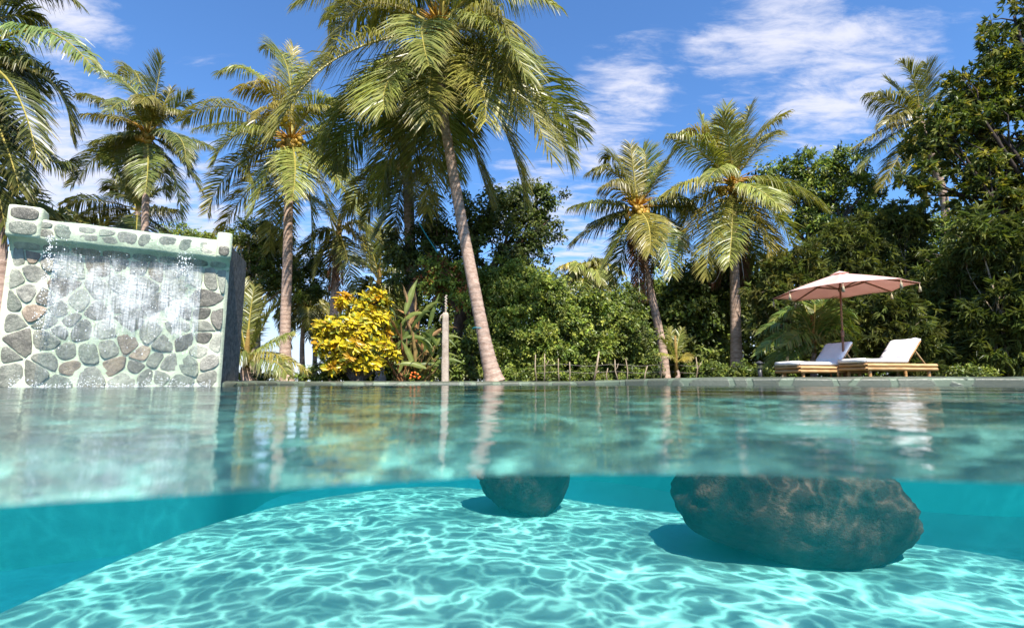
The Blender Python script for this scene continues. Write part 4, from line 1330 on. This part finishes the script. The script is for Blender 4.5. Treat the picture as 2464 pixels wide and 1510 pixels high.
tree('shrub', 'broad leaved dark shrub between the two right hand palms', 'shrub', gnd(1680, 19.6),
     px_blobs([(1630, 720, 60, 60), (1700, 680, 60, 55), (1680, 770, 80, 70), (1750, 740, 55, 60), (1620, 830, 55, 60), (1710, 850, 75, 60), (1560, 760, 45, 70, 1), (1790, 680, 45, 50)], 19.6), .19, .55, G_DK + G_MD, 34, SG, .08, shape='oval', stem='stem', crown='foliage', cover=2.5, sub=20)
tree('shrub', 'low dark leafy bush between the concrete post and the leaning trunk', 'shrub', gnd(1115, 13.9),
     px_blobs([(1110, 850, 32, 45), (1140, 885, 40, 30), (1100, 890, 25, 28), (1145, 830, 25, 35)], 13.9), .09, .6, G_MD + G_DK, 35, SG, .04, stem='stem', crown='foliage', cover=2.4)
tree('shrub', 'vine shrub with some orange leaves above the concrete post', 'shrub', gnd(1073, 14.6),
     px_blobs([(1065, 640, 42, 34), (1050, 675, 50, 24), (1100, 670, 36, 30), (1075, 700, 30, 20), (1120, 720, 28, 30)], 14.6), .10, .6, G_LT + G_MD + [(.30, .11, .03), (.26, .08, .03)], 36, SG, .035, stem='stem', crown='foliage', cover=2.2,
     wts=[.14, .14, .1, .12, .12, .12, .13, .13])
BG_ = 'bamboo clumps at the right of the pool'
for i, (lab, bx, Y, bl, tn, cv) in enumerate([
    ('arching bamboo clump standing beside and behind the right lounger', 2165, 12.9, [(2140, 765, 60, 55), (2185, 800, 52, 55), (2120, 830, 60, 50), (2190, 860, 48, 36), (2090, 770, 40, 50), (2130, 720, 50, 36), (2225, 878, 25, 20)], G_BB + [(.11, .115, .03)], 2.3),
    ('bamboo clump against the sky behind the left end of the parasol', 1880, 16.5, [(1880, 660, 52, 36), (1925, 630, 50, 40), (1850, 700, 45, 40), (1910, 715, 60, 40), (1960, 680, 50, 40), (1870, 770, 50, 50), (1960, 760, 60, 50)], G_BB + [(.13, .125, .035)], 2.2),
    ('bamboo clump directly above the parasol canopy', 2040, 16.8, [(2010, 600, 60, 45), (2080, 620, 60, 50), (2050, 560, 50, 40), (2030, 680, 70, 50), (2120, 680, 60, 50), (2060, 760, 60, 60), (2000, 840, 60, 60)], G_BB + [(.09, .1, .03)], 2.2),
    ('tall bamboo clump between the parasol and the upper right tree', 2190, 17, [(2160, 560, 70, 50), (2215, 650, 50, 50), (2180, 650, 70, 60), (2250, 680, 60, 60), (2180, 520, 50, 36)], G_BB, 2.3),
    ('dark bamboo clump right of the loungers in deep shade', 2300, 14.6, [(2300, 640, 70, 65), (2290, 740, 75, 70), (2340, 820, 75, 60), (2270, 840, 60, 52), (2350, 700, 60, 60), (2300, 880, 60, 30)], G_BB + G_DK, 2.3),
    ('bamboo clump cut by the right edge of the picture', 2430, 13.6, [(2420, 590, 70, 60), (2440, 690, 70, 70), (2400, 770, 70, 65), (2450, 840, 70, 60), (2390, 855, 55, 45), (2480, 760, 60, 70), (2350, 560, 60, 50)], G_BB + G_DK, 2.3)]):
    tree('bamboo_clump', lab, 'bamboo', gnd(bx, Y), px_blobs(bl, Y), .25, .20, [tuple(np.array(q) * .85) for q in tn], 41 + i, BG_, .045, stem='stem', crown='foliage', fan=True, per=8, cover=cv, down=.65, sub=20, spread=.42, bark=M_TWIG)
# dark wood behind everything: separate trees that close the gaps low down
WG = 'shaded trees at the back of the garden'
for i, (px, top_, lab, Y) in enumerate([(895, 720, 'shaded tree behind the yellow bush', 27), (960, 690, 'shaded tree behind the big leaved clump', 25), (1090, 640, 'shaded tree behind the concrete post', 24),
                                       (1250, 640, 'shaded tree behind the tall light green shrub', 25), (1380, 720, 'shaded tree behind the widest light green shrub', 26), (1520, 680, 'shaded tree behind the medium palm with dead fronds', 25),
                                       (1650, 640, 'shaded tree behind the broad leaved dark shrub', 26), (1790, 600, 'shaded tree behind the olive crowned palm', 27), (1930, 600, 'shaded tree behind the feathery clumping palm', 24),
                                       (2090, 560, 'shaded tree behind the parasol canopy', 24), (2240, 500, 'shaded tree behind the loungers and bamboo', 23), (2400, 470, 'shaded tree farthest right behind the dark bamboo', 21)]):
    h = 915 - top_
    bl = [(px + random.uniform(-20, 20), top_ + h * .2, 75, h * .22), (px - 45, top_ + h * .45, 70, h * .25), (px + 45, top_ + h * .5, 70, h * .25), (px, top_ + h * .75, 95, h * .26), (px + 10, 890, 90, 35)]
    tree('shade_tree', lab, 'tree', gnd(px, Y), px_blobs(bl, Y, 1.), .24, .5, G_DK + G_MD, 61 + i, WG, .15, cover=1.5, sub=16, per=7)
# low plants along the far edge of the pool
r_ = random.Random(77)
LG = 'low plants along the far pool edge'
for i, (px, h, w, Y, lab) in enumerate([(585, 14, 30, 13.3, 'low dark plant at the foot of the young palm'), (640, 12, 28, 13.6, 'low dark plant left of the straight palm trunk'), (735, 16, 30, 13.4, 'low bushy plant right of the straight palm trunk'),
                                       (785, 34, 34, 13.2, 'low shaded bush at the left foot of the yellow bush'), (850, 26, 50, 13.3, 'low shaded bush under the yellow bush'), (1000, 22, 20, 12.9, 'small leafy plant with the orange flowers'),
                                       (1215, 16, 40, 13.8, 'low plant right of the leaning trunk'), (1300, 18, 50, 14.0, 'low plant at the left end of the stake fence'), (1420, 16, 50, 14.2, 'low plant in the middle of the stake fence'),
                                       (1540, 18, 50, 14.4, 'low plant left of the coconut seedling'), (1700, 30, 60, 14.6, 'low dark bush right of the coconut seedling'), (1800, 30, 50, 14.2, 'low dark bush behind the path light'), (2330, 22, 60, 12.2, 'low plant right of the loungers')]):
    tree('low_plant', lab, 'plant', gnd(px, Y), px_blobs([(px - w * .4, 912 - h * .45, w * .55, h * .6), (px + w * .4, 912 - h * .5, w * .55, h * .6), (px, 912 - h * .8, w * .5, h * .45)], Y), .09, .5, G_MD + G_DK, 81 + i, LG, .015, stem='stem', crown='foliage', cover=2.2)
# orange flowers
fl_ = thing('orange_flower', 'small orange flowers on the little plant by the big leaved clump', 'flower', gnd(1000, 12.8))
mb = MB()
for q in range(16):
    c = at(1000 + r_.uniform(-14, 10), 905 + r_.uniform(-10, 5), 12.55 + r_.uniform(-.1, .1))
    ball(mb, c, r_.uniform(.018, .032), 0, (1, 1, 1), .8, 6)
mb.build('petals', [surf('orange_petal', (.75, .12, .02), (.85, .2, .03), 30, .6, 0)], fl_)

# ------------------------------------------------------------------ croton and heliconia
g = np.random.default_rng(5)
YC = 12.75
lobes = [(840, 728, 34, 26), (905, 726, 38, 28), (890, 760, 40, 26), (800, 790, 46, 30), (870, 790, 60, 40), (915, 775, 30, 40), (795, 830, 40, 34), (860, 840, 62, 44), (905, 830, 40, 40), (830, 872, 46, 26), (890, 875, 50, 26), (945, 840, 22, 20, -.2), (780, 800, 22, 24)]
bl = px_blobs(lobes, YC, .9)
cro = thing('croton_bush', 'bushy croton with bright yellow leaves standing at the far pool edge', 'bush', gnd(860, YC))
PP, AA, NN, LL, CC = [], [], [], [], []
mb = MB()
c0 = Vector(gnd(860, YC))
for (c, r3) in bl:
    nr_ = int(25 * (r3[0] * r3[2]) / .12)
    ds = norm_rows(g.normal(size=(nr_, 3)) + np.array([0, -.7, .3]))
    for d in ds:
        tip = np.array(c) + d * np.array(r3) * g.uniform(.75, 1.1)
        ax = norm_rows((d + np.array([0, -.45, .5]) + g.normal(0, .42, 3))[None])[0]
        s1 = np.cross(ax, (0.3, .2, 1.)); s1 /= np.linalg.norm(s1); s2 = np.cross(ax, s1)
        tone_ = g.choice(3, p=[.84, .10, .06])
        k = g.integers(5, 12); big = g.uniform(.75, 1.35)
        for q in range(k):
            an = 2.4 * q + g.uniform(-.3, .3)
            ls_ = s1 * math.cos(an) + s2 * math.sin(an)
            op = g.uniform(.5, 1.25)
            A_ = ls_ * op + ax * (.55 if q > 4 else .12) - np.array([0, 0, .22 if q < 5 else 0])
            PP.append(tip - ax * .05 * (q % 4)); AA.append(A_); NN.append(ax + g.normal(0, .2, 3)); LL.append(g.uniform(.14, .21) * big)
            cc = [np.array([.80, .60, .025]), np.array([.68, .36, .02]), np.array([.42, .42, .04])][tone_] * g.uniform(.78, 1.15)
            if g.random() < .07: cc = np.array([.20, .25, .035]) * g.uniform(.6, 1.3)
            CC.append(cc)
        mb.tube([Vector(c0) + Vector((g.uniform(-.15, .15), g.uniform(-.1, .1), 0)), Vector(c) - Vector((0, 0, .1)), Vector(tip)], [.018, .01, .005], 4, 0, (1, 1, 1), False)
V, Fc, C = leaf_arrays(np.array(PP), np.array(AA), np.array(NN), np.array(LL), np.array(LL) * .43, np.array(CC), 'oval')
C = C.reshape(-1, 7, 3)
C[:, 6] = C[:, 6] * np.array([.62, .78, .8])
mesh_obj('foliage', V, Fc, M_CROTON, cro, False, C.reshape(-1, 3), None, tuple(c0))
mb.build('stem', [M_BARK], cro, True, tuple(c0))
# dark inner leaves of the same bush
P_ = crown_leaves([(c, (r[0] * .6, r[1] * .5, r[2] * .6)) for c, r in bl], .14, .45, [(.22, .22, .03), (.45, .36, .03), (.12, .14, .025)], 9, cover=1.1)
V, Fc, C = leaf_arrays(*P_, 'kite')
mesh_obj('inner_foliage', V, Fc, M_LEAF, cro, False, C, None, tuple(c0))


def blade(mb, base, ax, nrm_, L, W, col, bend=.5, mat=0, rag=0., seed=0):
    """a big paddle leaf with midrib fold, bent by its weight"""
    r_ = random.Random(seed)
    p, a, n_ = Vector(base), Vector(ax).normalized(), Vector(nrm_)
    s = n_.cross(a).normalized()
    K = 10
    V, Fc, Cc = [], [], []
    for i in range(K + 1):
        f = i / K
        w = W * max(math.sin(math.pi * min(1, .04 + .96 * f) ** .75), 0) ** 1.15 * .5
        up_ = a.cross(s) * -1
        j = 1 - (rag * r_.random())
        j2 = 1 - (rag * r_.random())
        for q, jj in ((-1, j), (-.5, 1), (0, 1), (.5, 1), (1, j2)):
            V.append(tuple(p + s * q * w * jj + up_ * (abs(q) * w * .35 + .012 * math.sin(i * 2.6 + q))))
            Cc.append(np.array(col) * (1.25 if q == 0 else 1) * r_.uniform(.88, 1.1))
        p = p + a * L / K
        a = (a + Vector((0, 0, -1)) * bend / K * (1 + f)).normalized()
    for i in range(K):
        for q in range(4):
            b_ = i * 5 + q
            Fc.append((b_, b_ + 1, b_ + 6, b_ + 5))
    mb.add(V, Fc, mat, np.array(Cc))


hel = thing('heliconia_clump', 'clump of tall paddle shaped leaves, some torn and brown, beside the yellow bush', 'plant', gnd(990, 13.1))
b0 = Vector(gnd(990, 13.1))
mbl, mbd, mbs = MB(), MB(), MB()
r_ = random.Random(31)
HL = ([(950, 740, -.5, .55, .2, 0), (975, 735, .1, .6, .2, 0), (960, 770, -.7, .5, .2, 1), (990, 770, .3, .55, .2, 0), (1010, 745, .45, .5, .18, 0), (1035, 790, .6, .5, .2, 0), (1000, 800, -.3, .5, .2, 0),
                                               (940, 790, -.9, .5, .18, 1), (1045, 815, .5, .5, .18, 0), (1020, 830, .2, .45, .18, 0), (970, 810, -.2, .5, .18, 1), (985, 740, -.1, .5, .12, 1), (1030, 770, .2, .55, .16, 0), (960, 845, -.5, .4, .16, 0),
                                               (1050, 850, .4, .4, .15, 0), (1010, 780, -.5, .5, .17, 1), (945, 870, -.5, .35, .15, 0), (1025, 870, .3, .4, .14, 0), (1000, 850, .1, .45, .15, 0), (930, 850, -.4, .4, .14, 0), (1000, 742, .0, .35, .1, 1), (1040, 840, -.2, .5, .16, 0), (965, 760, .5, .5, .18, 0), (1020, 800, .7, .5, .18, 1)])
for q in range(44):
    HL.append((r_.uniform(935, 1058), r_.uniform(770, 890), r_.uniform(-.9, .9), r_.uniform(.35, .55), r_.uniform(.13, .2), 1 if r_.random() < .25 else 0))
for i, (px, py, lean, L, W, kind) in enumerate(HL):
    yy = 12.95 + r_.uniform(-.35, .3)
    tip = at(px, py, yy)
    root = b0 + Vector(((px - 990) / F * 13 * .35 + r_.uniform(-.2, .2), r_.uniform(-.2, .2), 0))
    st = tip - Vector((0, 0, L * .35))
    mbs.tube([root, root.lerp(st, .55) + Vector((r_.uniform(-.06, .06), 0, 0)), st], [.03, .024, .012], 6, 0, [(.2, .17, .05), (.27, .13, .06), (.3, .2, .09)][i % 3], False)
    ax = Vector((lean, r_.uniform(-.35, .1), r_.uniform(.5, 1.1) if abs(lean) < .6 else r_.uniform(.0, .5)))
    nn_ = Vector((r_.uniform(-.5, .5), -1, r_.uniform(.2, .8)))
    col = r_.choice([(.15, .20, .045), (.21, .25, .06), (.12, .165, .04)]) if kind == 0 else r_.choice([(.30, .17, .07), (.36, .22, .11), (.24, .16, .06)])
    blade(mbl if kind == 0 else mbd, st, ax, nn_, L * 1.75, W * .95, col, r_.uniform(.4, 1.5), 0, .25 if kind == 0 else .6, i)
for i in range(14):
    root = b0 + Vector((r_.uniform(-.45, .5), r_.uniform(-.3, .2), 0))
    e = root + Vector((r_.gauss(0, .3), r_.gauss(0, .15), r_.uniform(.5, 1.15)))
    mbs.tube([root, root.lerp(e, .5) + Vector((r_.gauss(0, .05), 0, 0)), e], [.022, .016, .008], 5, 0, r_.choice([(.3, .15, .07), (.36, .22, .1), (.16, .14, .05)]), False)
mbl.build('leaves', [M_LEAF], hel, True, tuple(b0))
mbd.build('dead_leaves', [M_DEAD], hel, True, tuple(b0))
mbs.build('stalks', [M_DEAD], hel, True, tuple(b0))
print('leaf faces', nleaves[0])

# ------------------------------------------------------------------ post, rope, stake fence, path light
pb = at(1071, 919, 12.6)
pt = at(1072, 752, 12.6)
post = thing('concrete_post', 'weathered pale concrete post standing between the big leaved clump and the leaning trunk', 'post', (pb.x, pb.y, .1))
V, Fc = [], []
K = 24
for i in range(K + 1):
    f = i / K
    c = Vector((pb.x, pb.y, 0)).lerp(Vector((pt.x, pt.y, 0)), f)
    zc = .08 + (pt.z - .08) * f
    h = .088 - .012 * f
    if i == K: h *= .7
    for k in range(16):
        an = 2 * math.pi * k / 16
        ca, sa = math.cos(an), math.sin(an)
        q = h / max(abs(ca), abs(sa)) ** .72
        w = .012 * mnoise.noise(Vector((ca * 2, sa * 2, zc * 5)))
        V.append((c.x + ca * (q + w), c.y + sa * (q + w), zc))
for i in range(K):
    for k in range(16):
        k2 = (k + 1) % 16
        Fc.append((i * 16 + k, i * 16 + k2, (i + 1) * 16 + k2, (i + 1) * 16 + k))
Fc.append(tuple(K * 16 + k for k in range(16)))
mb = MB(); mb.add(V, Fc, 0)
mb.build('shaft', [M_CONC], post)
mb = MB()
q0 = pt + Vector((-.06, -.05, -.06))
mb.tube([q0 + Vector((0, 0, .02)), q0 + Vector((-.05, -.02, -.03)), q0 + Vector((-.075, -.02, -.13)), q0 + Vector((-.07, -.01, -.2))], [.012, .014, .014, .01], 6)
mb.build('tie_loop', [M_CONC], post)
mb = MB()
for k, zz_ in enumerate(np.linspace(pt.z + .02, pt.z + .42, 12)):
    ball(mb, (pt.x + .01 * math.sin(k * 3), pt.y, zz_), .03, 0, (.6, .55, .5), .9, 6)
mb.build('rod', [M_CONC], post)

a_, b_ = at(1008, 537, 14.9), at(1053, 608, 14.4)
rp = thing('rope', 'thin blue rope hanging slantwise from the palm into the dark tree', 'rope', b_)
mb = MB(); mb.tube([a_, a_.lerp(b_, .5) - Vector((0, 0, .02)), b_], [.014] * 3, 6)
mb.build('cord', [M_ROPE], rp)
a_, b_ = at(1139, 792, 12.68), at(1172, 789, 12.68)
mb = MB()
ctr = at(1154, 790, 12.8)
mb.tube([ctr + Vector((.185 * math.cos(q), .185 * math.sin(q), .01 * math.sin(q * 2))) for q in np.linspace(0, 6.283, 25)], .008, 5)
tag(mb.build('rope', [M_ROPE], None, True, tuple(ctr)), 'greenish cord tied round the leaning tall trunk', 'rope')

FS = 'stakes of the wire fence behind the pool'
stk = [(1291, 852, 1288, 'thin crooked stake at the left end of the wire fence'), (1309, 850, 1310, 'forked thin stake second from the left end of the wire fence'), (1345, 862, 1343, 'short brown stake under the widest light green shrub'),
       (1370, 870, 1370, 'shortest stake under the widest light green shrub'), (1427, 845, 1441, 'thick pale leaning stake with a stub at its foot'), (1462, 885, 1462, 'straight dark post of the wire fence'), (1489, 865, 1479, 'kinked stake with a forked top right of the dark post'),
       (1508, 862, 1505, 'straight pale stake left of the medium palm'), (1550, 880, 1557, 'short stake leaning right beside the medium palm'), (1590, 862, 1594, 'white pale stake in front of the medium palm trunk'), (1672, 858, 1674, 'crooked forked stake right of the coconut seedling')]
r_ = random.Random(3)
for i, (bx, ty, tx, lab) in enumerate(stk):
    Y = 13.35 + i * .03
    b = at(bx, 914, Y); tp = at(tx, ty, Y)
    s = thing('fence_stake', lab, 'stake', (b.x, b.y, .06), FS)
    rr = .028 if i in (4,) else .017
    mid = Vector((b.x, b.y, .06)).lerp(tp, .5) + Vector((r_.uniform(-.05, .05), 0, 0))
    mb = MB()
    mb.tube([Vector((b.x, b.y, .03)), mid, tp], [rr * 1.2, rr, rr * .7], 7)
    mb.build('shaft', [M_TWIG], s)
    if i in (1, 4, 6, 10):
        st = mid if i != 4 else Vector((b.x, b.y, .06)).lerp(tp, .2)
        mb = MB()
        mb.tube([st, st + Vector((.06, 0, .1)), st + Vector((.12 if i != 6 else .09, 0, .2 if i != 4 else .14))], [rr * .8, rr * .6, rr * .4], 6)
        mb.build('fork', [M_TWIG], s)
for k, (zy, lab) in enumerate([(878, 'upper strand of wire strung along the stakes'), (895, 'lower strand of wire strung along the stakes')]):
    mb = MB()
    mb.tube([at(x, zy + 2 * math.sin(x * .05), 13.4 + (x - 1291) * .0009) for x in range(1285, 1690, 18)], .004, 4)
    tag(mb.build('fence_wire', [M_WIRE], None, True, tuple(at(1290, zy, 13.4))), lab, 'wire', 'wires of the fence behind the pool')

lb = at(1829, 912, 11.2)
lampo = thing('path_light', 'small black path light standing left of the loungers', 'lamp', (lb.x, lb.y, .1))
mb = MB(); mb.tube([(lb.x, lb.y, .08), (lb.x, lb.y, .36)], [.045, .04], 12); mb.build('post', [M_METAL], lampo)
for k in range(3):
    mb = MB(); z_ = .37 + k * .035
    mb.tube([(lb.x, lb.y, z_), (lb.x, lb.y, z_ + .012), (lb.x, lb.y, z_ + .022)], [.07, .06, .03], 14); mb.build('louvre', [M_METAL], lampo)
mb = MB(); mb.tube([(lb.x, lb.y, .47), (lb.x, lb.y, .485), (lb.x, lb.y, .52)], [.085, .075, .02], 14); mb.build('cap', [M_METAL], lampo)

# ------------------------------------------------------------------ parasol
YU = 10.9
hub = at(2019, 657, YU)
foot = at(2029, 880, YU); foot.z = .12
um = thing('parasol', 'wide octagonal pinkish white parasol with wooden ribs between the two loungers', 'parasol', foot)
axis = (hub - foot).normalized()
TILT = R(2.4)
RX = Matrix.Rotation(-TILT, 3, 'Y')
RU, RISE = 1.35, .35


def cp(an, f, dz=0.):
    """point on the canopy: f from hub to rim"""
    v = Vector((RU * f * math.cos(an), RU * f * math.sin(an), -RISE * f - .05 * f * f + dz))
    return hub + RX @ v


A0 = R(13)
mb = MB()
V, Fc = [], []
FR = 8
nseg = 6
for th_ in (0, -.006):
    for j in range(FR + 1):
        f = max(j / FR, .02)
        for k in range(8 * nseg):
            s = k / nseg
            k0 = int(s); u = s - k0
            a, b = cp(A0 + k0 * math.pi / 4, f, th_), cp(A0 + (k0 + 1) * math.pi / 4, f, th_)
            q = a.lerp(b, u)
            sag = 4 * u * (1 - u)
            q = q - Vector((0, 0, .025 * sag * math.sin(math.pi * f)))
            if j == FR: q = q + (hub - q).normalized() * .055 * sag
            V.append(tuple(q))
n8 = 8 * nseg
lay = (FR + 1) * n8
for L in range(2):
    for j in range(FR):
        for k in range(n8):
            k2 = (k + 1) % n8
            f4 = (L * lay + j * n8 + k, L * lay + j * n8 + k2, L * lay + (j + 1) * n8 + k2, L * lay + (j + 1) * n8 + k)
            Fc.append(f4 if L else f4[::-1])
for k in range(n8):
    k2 = (k + 1) % n8
    Fc.append((FR * n8 + k, lay + FR * n8 + k, lay + FR * n8 + k2, FR * n8 + k2))
mb.add(V, Fc, 0)
mb.build('canopy', [M_CANVAS], um, True, tuple(hub))
mb = MB()
V = [tuple(hub + Vector((0, 0, .05)))] + [tuple(cp(A0 + k * math.pi / 4, .13, .03)) for k in range(8)]
mb.add(V, [(0, 1 + k, 1 + (k + 1) % 8) for k in range(8)], 0)
V2 = [tuple(Vector(v) - Vector((0, 0, .02))) for v in V]
mb.add(V2, [(0, 1 + (k + 1) % 8, 1 + k) for k in range(8)], 0)
mb.build('vent_cap', [M_CANVAS], um, False, tuple(hub))
mb = MB(); mb.tube([foot, foot + axis * .95], [.024, .023], 12); mb.tube([foot + axis * 1.0, hub - axis * .02], [.02, .02], 12)
mb.build('pole', [M_POLE], um, True, tuple(foot))
mb = MB(); mb.tube([foot + axis * .9, foot + axis * .93, foot + axis * 1.02, foot + axis * 1.05], [.027, .034, .034, .024], 12)
mb.build('sleeve', [M_METAL if False else M_POLE], um, True, tuple(foot))
hl = hub - axis * .36
mb = MB(); mb.tube([hl - axis * .05, hl - axis * .03, hl + axis * .03, hl + axis * .05], [.03, .045, .045, .03], 12); mb.build('runner', [M_POLE], um, True, tuple(hl))
for k in range(8):
    an = A0 + k * math.pi / 4
    mb = MB()
    pp = [cp(an, f, -.022) for f in (.03, .3, .6, .97)]
    mb.tube(pp, [.019, .019, .018, .015], 6)
    rb = mb.build('rib', [M_POLE], um, True, tuple(hub))
    mb = MB(); mb.tube([hl, cp(an, .46, -.035)], [.015, .015], 6)
    o = mb.build('strut', [M_POLE], um, True, tuple(hl))
    mb = MB()
    tpnt = cp(an, .985, -.02)
    mb.tube([tpnt, tpnt - Vector((0, 0, .05)), tpnt - Vector((0, 0, .07)), tpnt - Vector((0, 0, .075)), tpnt - Vector((0, 0, .17))], [.006, .006, .018, .02, .03], 8)
    mb.build('tassel', [M_TASSEL], um, True, tuple(tpnt))

# ------------------------------------------------------------------ loungers
def lounger(label, corner_px, Yk, th, Ls=1.72, Wd=.60, back_at=1.02, back_len=.58, back_ang=R(50), zt=.37, fold=0):
    """corner_px: near foot corner of the frame; th: heading of the long axis away from it"""
    k0 = at(*corner_px, Yk)
    o = Vector((k0.x, k0.y, .075))
    ax = Vector((math.cos(th), math.sin(th), 0)); wx = Vector((-math.sin(th), math.cos(th), 0)); up = Vector((0, 0, 1))
    t = thing('sun_lounger', label, 'sun lounger', o, 'bamboo sun loungers under the parasol')
    r_ = random.Random(int(Yk * 100))

    def pole(p, q, r, name, col=(1, 1, 1)):
        mb = MB()
        p, q = Vector(p), Vector(q)
        n = max(3, int((q - p).length / .3))
        pts, rad = [], []
        for i in range(n + 1):
            f = i / n
            for e, m in ((-.018, 1.), (0, 1.1), (.018, 1.)):
                ff = min(max(f + e / max((q - p).length, .1), 0), 1)
                pts.append(p.lerp(q, ff)); rad.append(r * m)
        mb.tube(pts, rad, 9, 0, np.array(col) * r_.uniform(.85, 1.1))
        return mb.build(name, [M_BAMBOO], t, True, tuple(o))
    z1 = zt - .075
    for k, dz in enumerate((0, .075)):
        z_ = z1 - .115 + dz
        pole(o + up * z_ - wx * .0, o + ax * Ls + up * z_, .034, 'side_rail')
        pole(o + wx * Wd + up * z_, o + wx * Wd + ax * Ls + up * z_, .034, 'side_rail')
        pole(o - ax * .03 + up * z_ - wx * .03, o - ax * .03 + wx * (Wd + .03) + up * z_, .034, 'end_rail', (.9, .8, .7))
        pole(o + ax * Ls + up * z_, o + ax * Ls + wx * Wd + up * z_, .034, 'end_rail', (.9, .8, .7))
    for (a, w) in ((.12, .05), (.12, Wd - .05), (Ls - .15, .05), (Ls - .15, Wd - .05)):
        pole(o + ax * a + wx * w, o + ax * a + wx * w + up * (z1 - .1), .032, 'leg', (.95, .85, .75))
    mb = MB()
    for k in range(12):
        p = o + ax * (.06 + k * (back_at - .02) / 12) + up * (z1 - .03)
        mb.tube([p + wx * .02, p + wx * (Wd - .02)], .018, 7)
    mb.build('slat_deck', [M_BAMBOO], t, True, tuple(o))
    hinge = o + ax * back_at + up * (z1 + .01)
    bd = ax * math.cos(back_ang) + up * math.sin(back_ang)
    bn = ax * -math.sin(back_ang) + up * math.cos(back_ang)
    mb = MB()
    for w in (.03, Wd - .03):
        mb.tube([hinge + wx * w, hinge + wx * w + bd * (back_len + .02)], .026, 8, 0, (.95, .8, .65))
    for k in range(7):
        q = hinge + bd * (.05 + k * (back_len - .04) / 6.)
        mb.tube([q + wx * .02, q + wx * (Wd - .02)], .018, 7)
    mb.build('backrest', [M_BAMBOO], t, True, tuple(o))
    for w in (.1, Wd - .1):
        pole(hinge + wx * w + bd * back_len * .72, o + ax * min(back_at + back_len * .95, Ls - .04) + wx * w + up * (z1 - .02), .016, 'prop')
    # mattress: seat pad and back pad as one soft folded slab
    prof_ = []
    K = 26
    th_ = .085
    pathc = []
    for i in range(K + 1):
        s = i / K * (back_at + .02)
        pathc.append((o + ax * (s - .03) + up * (z1 + .005), up))
    for i in range(1, 15):
        s = i / 14 * (back_len + .03)
        f = min(1, i / 3)
        pathc.append((hinge + bd * s + bn * .02, (up.lerp(bn, f)).normalized()))
    V, Fc = [], []
    nw = 16
    ring = 2 * (nw + 1)
    for i, (p, nn_) in enumerate(pathc):
        e = min(i, len(pathc) - 1 - i)
        tk = th_ * (.55 if e == 0 else .9 if e == 1 else 1) + .008 * mnoise.noise(p * 4)
        for side in (1, 0):
            for w in range(nw + 1):
                f = w / nw if side else 1 - w / nw
                ed = min(f, 1 - f) * nw
                r = .62 if ed < .5 else (.9 if ed < 1.5 else 1.)
                lump = .012 * mnoise.noise(Vector((p.x * 5 + w * .22, p.y * 5, p.z * 5))) + .006 * mnoise.noise(Vector((p.x * 13, w * .7, p.z * 13)))
                if fold and i > K + 1:
                    # diagonal crease pulled into the back pad
                    s_ = (i - K) / 14
                    dd = (f - (1 - s_) * .95 - .03)
                    lump -= .03 * math.exp(-(dd / .05) ** 2) - .022 * math.exp(-((dd - .12) / .07) ** 2)
                h = (tk * (.5 + .5 * r) + lump) if side else tk * (.5 - .5 * r)
                V.append(tuple(p + wx * (-.015 + (Wd + .03) * f) + nn_ * h))
    for i in range(len(pathc) - 1):
        for k in range(ring):
            k2 = (k + 1) % ring
            Fc.append((i * ring + k, (i + 1) * ring + k, (i + 1) * ring + k2, i * ring + k2))
    Fc.append(tuple(range(ring))); Fc.append(tuple((len(pathc) - 1) * ring + k for k in range(ring))[::-1])
    mb = MB(); mb.add(V, Fc, 0)
    mb.build('mattress', [M_CUSH], t, True, tuple(o))
    # rolled end of the mattress cover
    mb = MB()
    p = o - ax * .03 + up * (z1 + .052)
    mb.tube([p - wx * .015, p + wx * .2, p + wx * .45, p + wx * (Wd + .015)], [.045, .047, .046, .044], 12)
    mb.build('mattress_roll', [M_CUSH], t, True, tuple(o))
    return t


lounger('right bamboo sun lounger with a sunlit white mattress and a crease across its back', (2086, 902), 10.2, R(12), fold=1, zt=.44)
lounger('left bamboo sun lounger, its white backrest partly in the parasol\'s shade', (1925, 904), 10.6, R(14), zt=.40)
tb = at(2015, 902, 10.9)
tbl = thing('side_table', 'low bamboo stool between the two loungers', 'table', (tb.x, tb.y, .12))
mb = MB()
mb.box((tb.x - .08, tb.y - .12, .36), (.26, 0, 0), (0, .3, 0), (0, 0, .035), 0, (.8, .65, .55), bev=.008)
mb.build('top', [M_BAMBOO], tbl)
for dx in (-.05, .15):
    for dy in (-.09, .15):
        mb = MB(); mb.tube([(tb.x + dx, tb.y + dy, .1), (tb.x + dx, tb.y + dy, .355)], .022, 8, 0, (.8, .65, .5)); mb.build('leg', [M_BAMBOO], tbl)
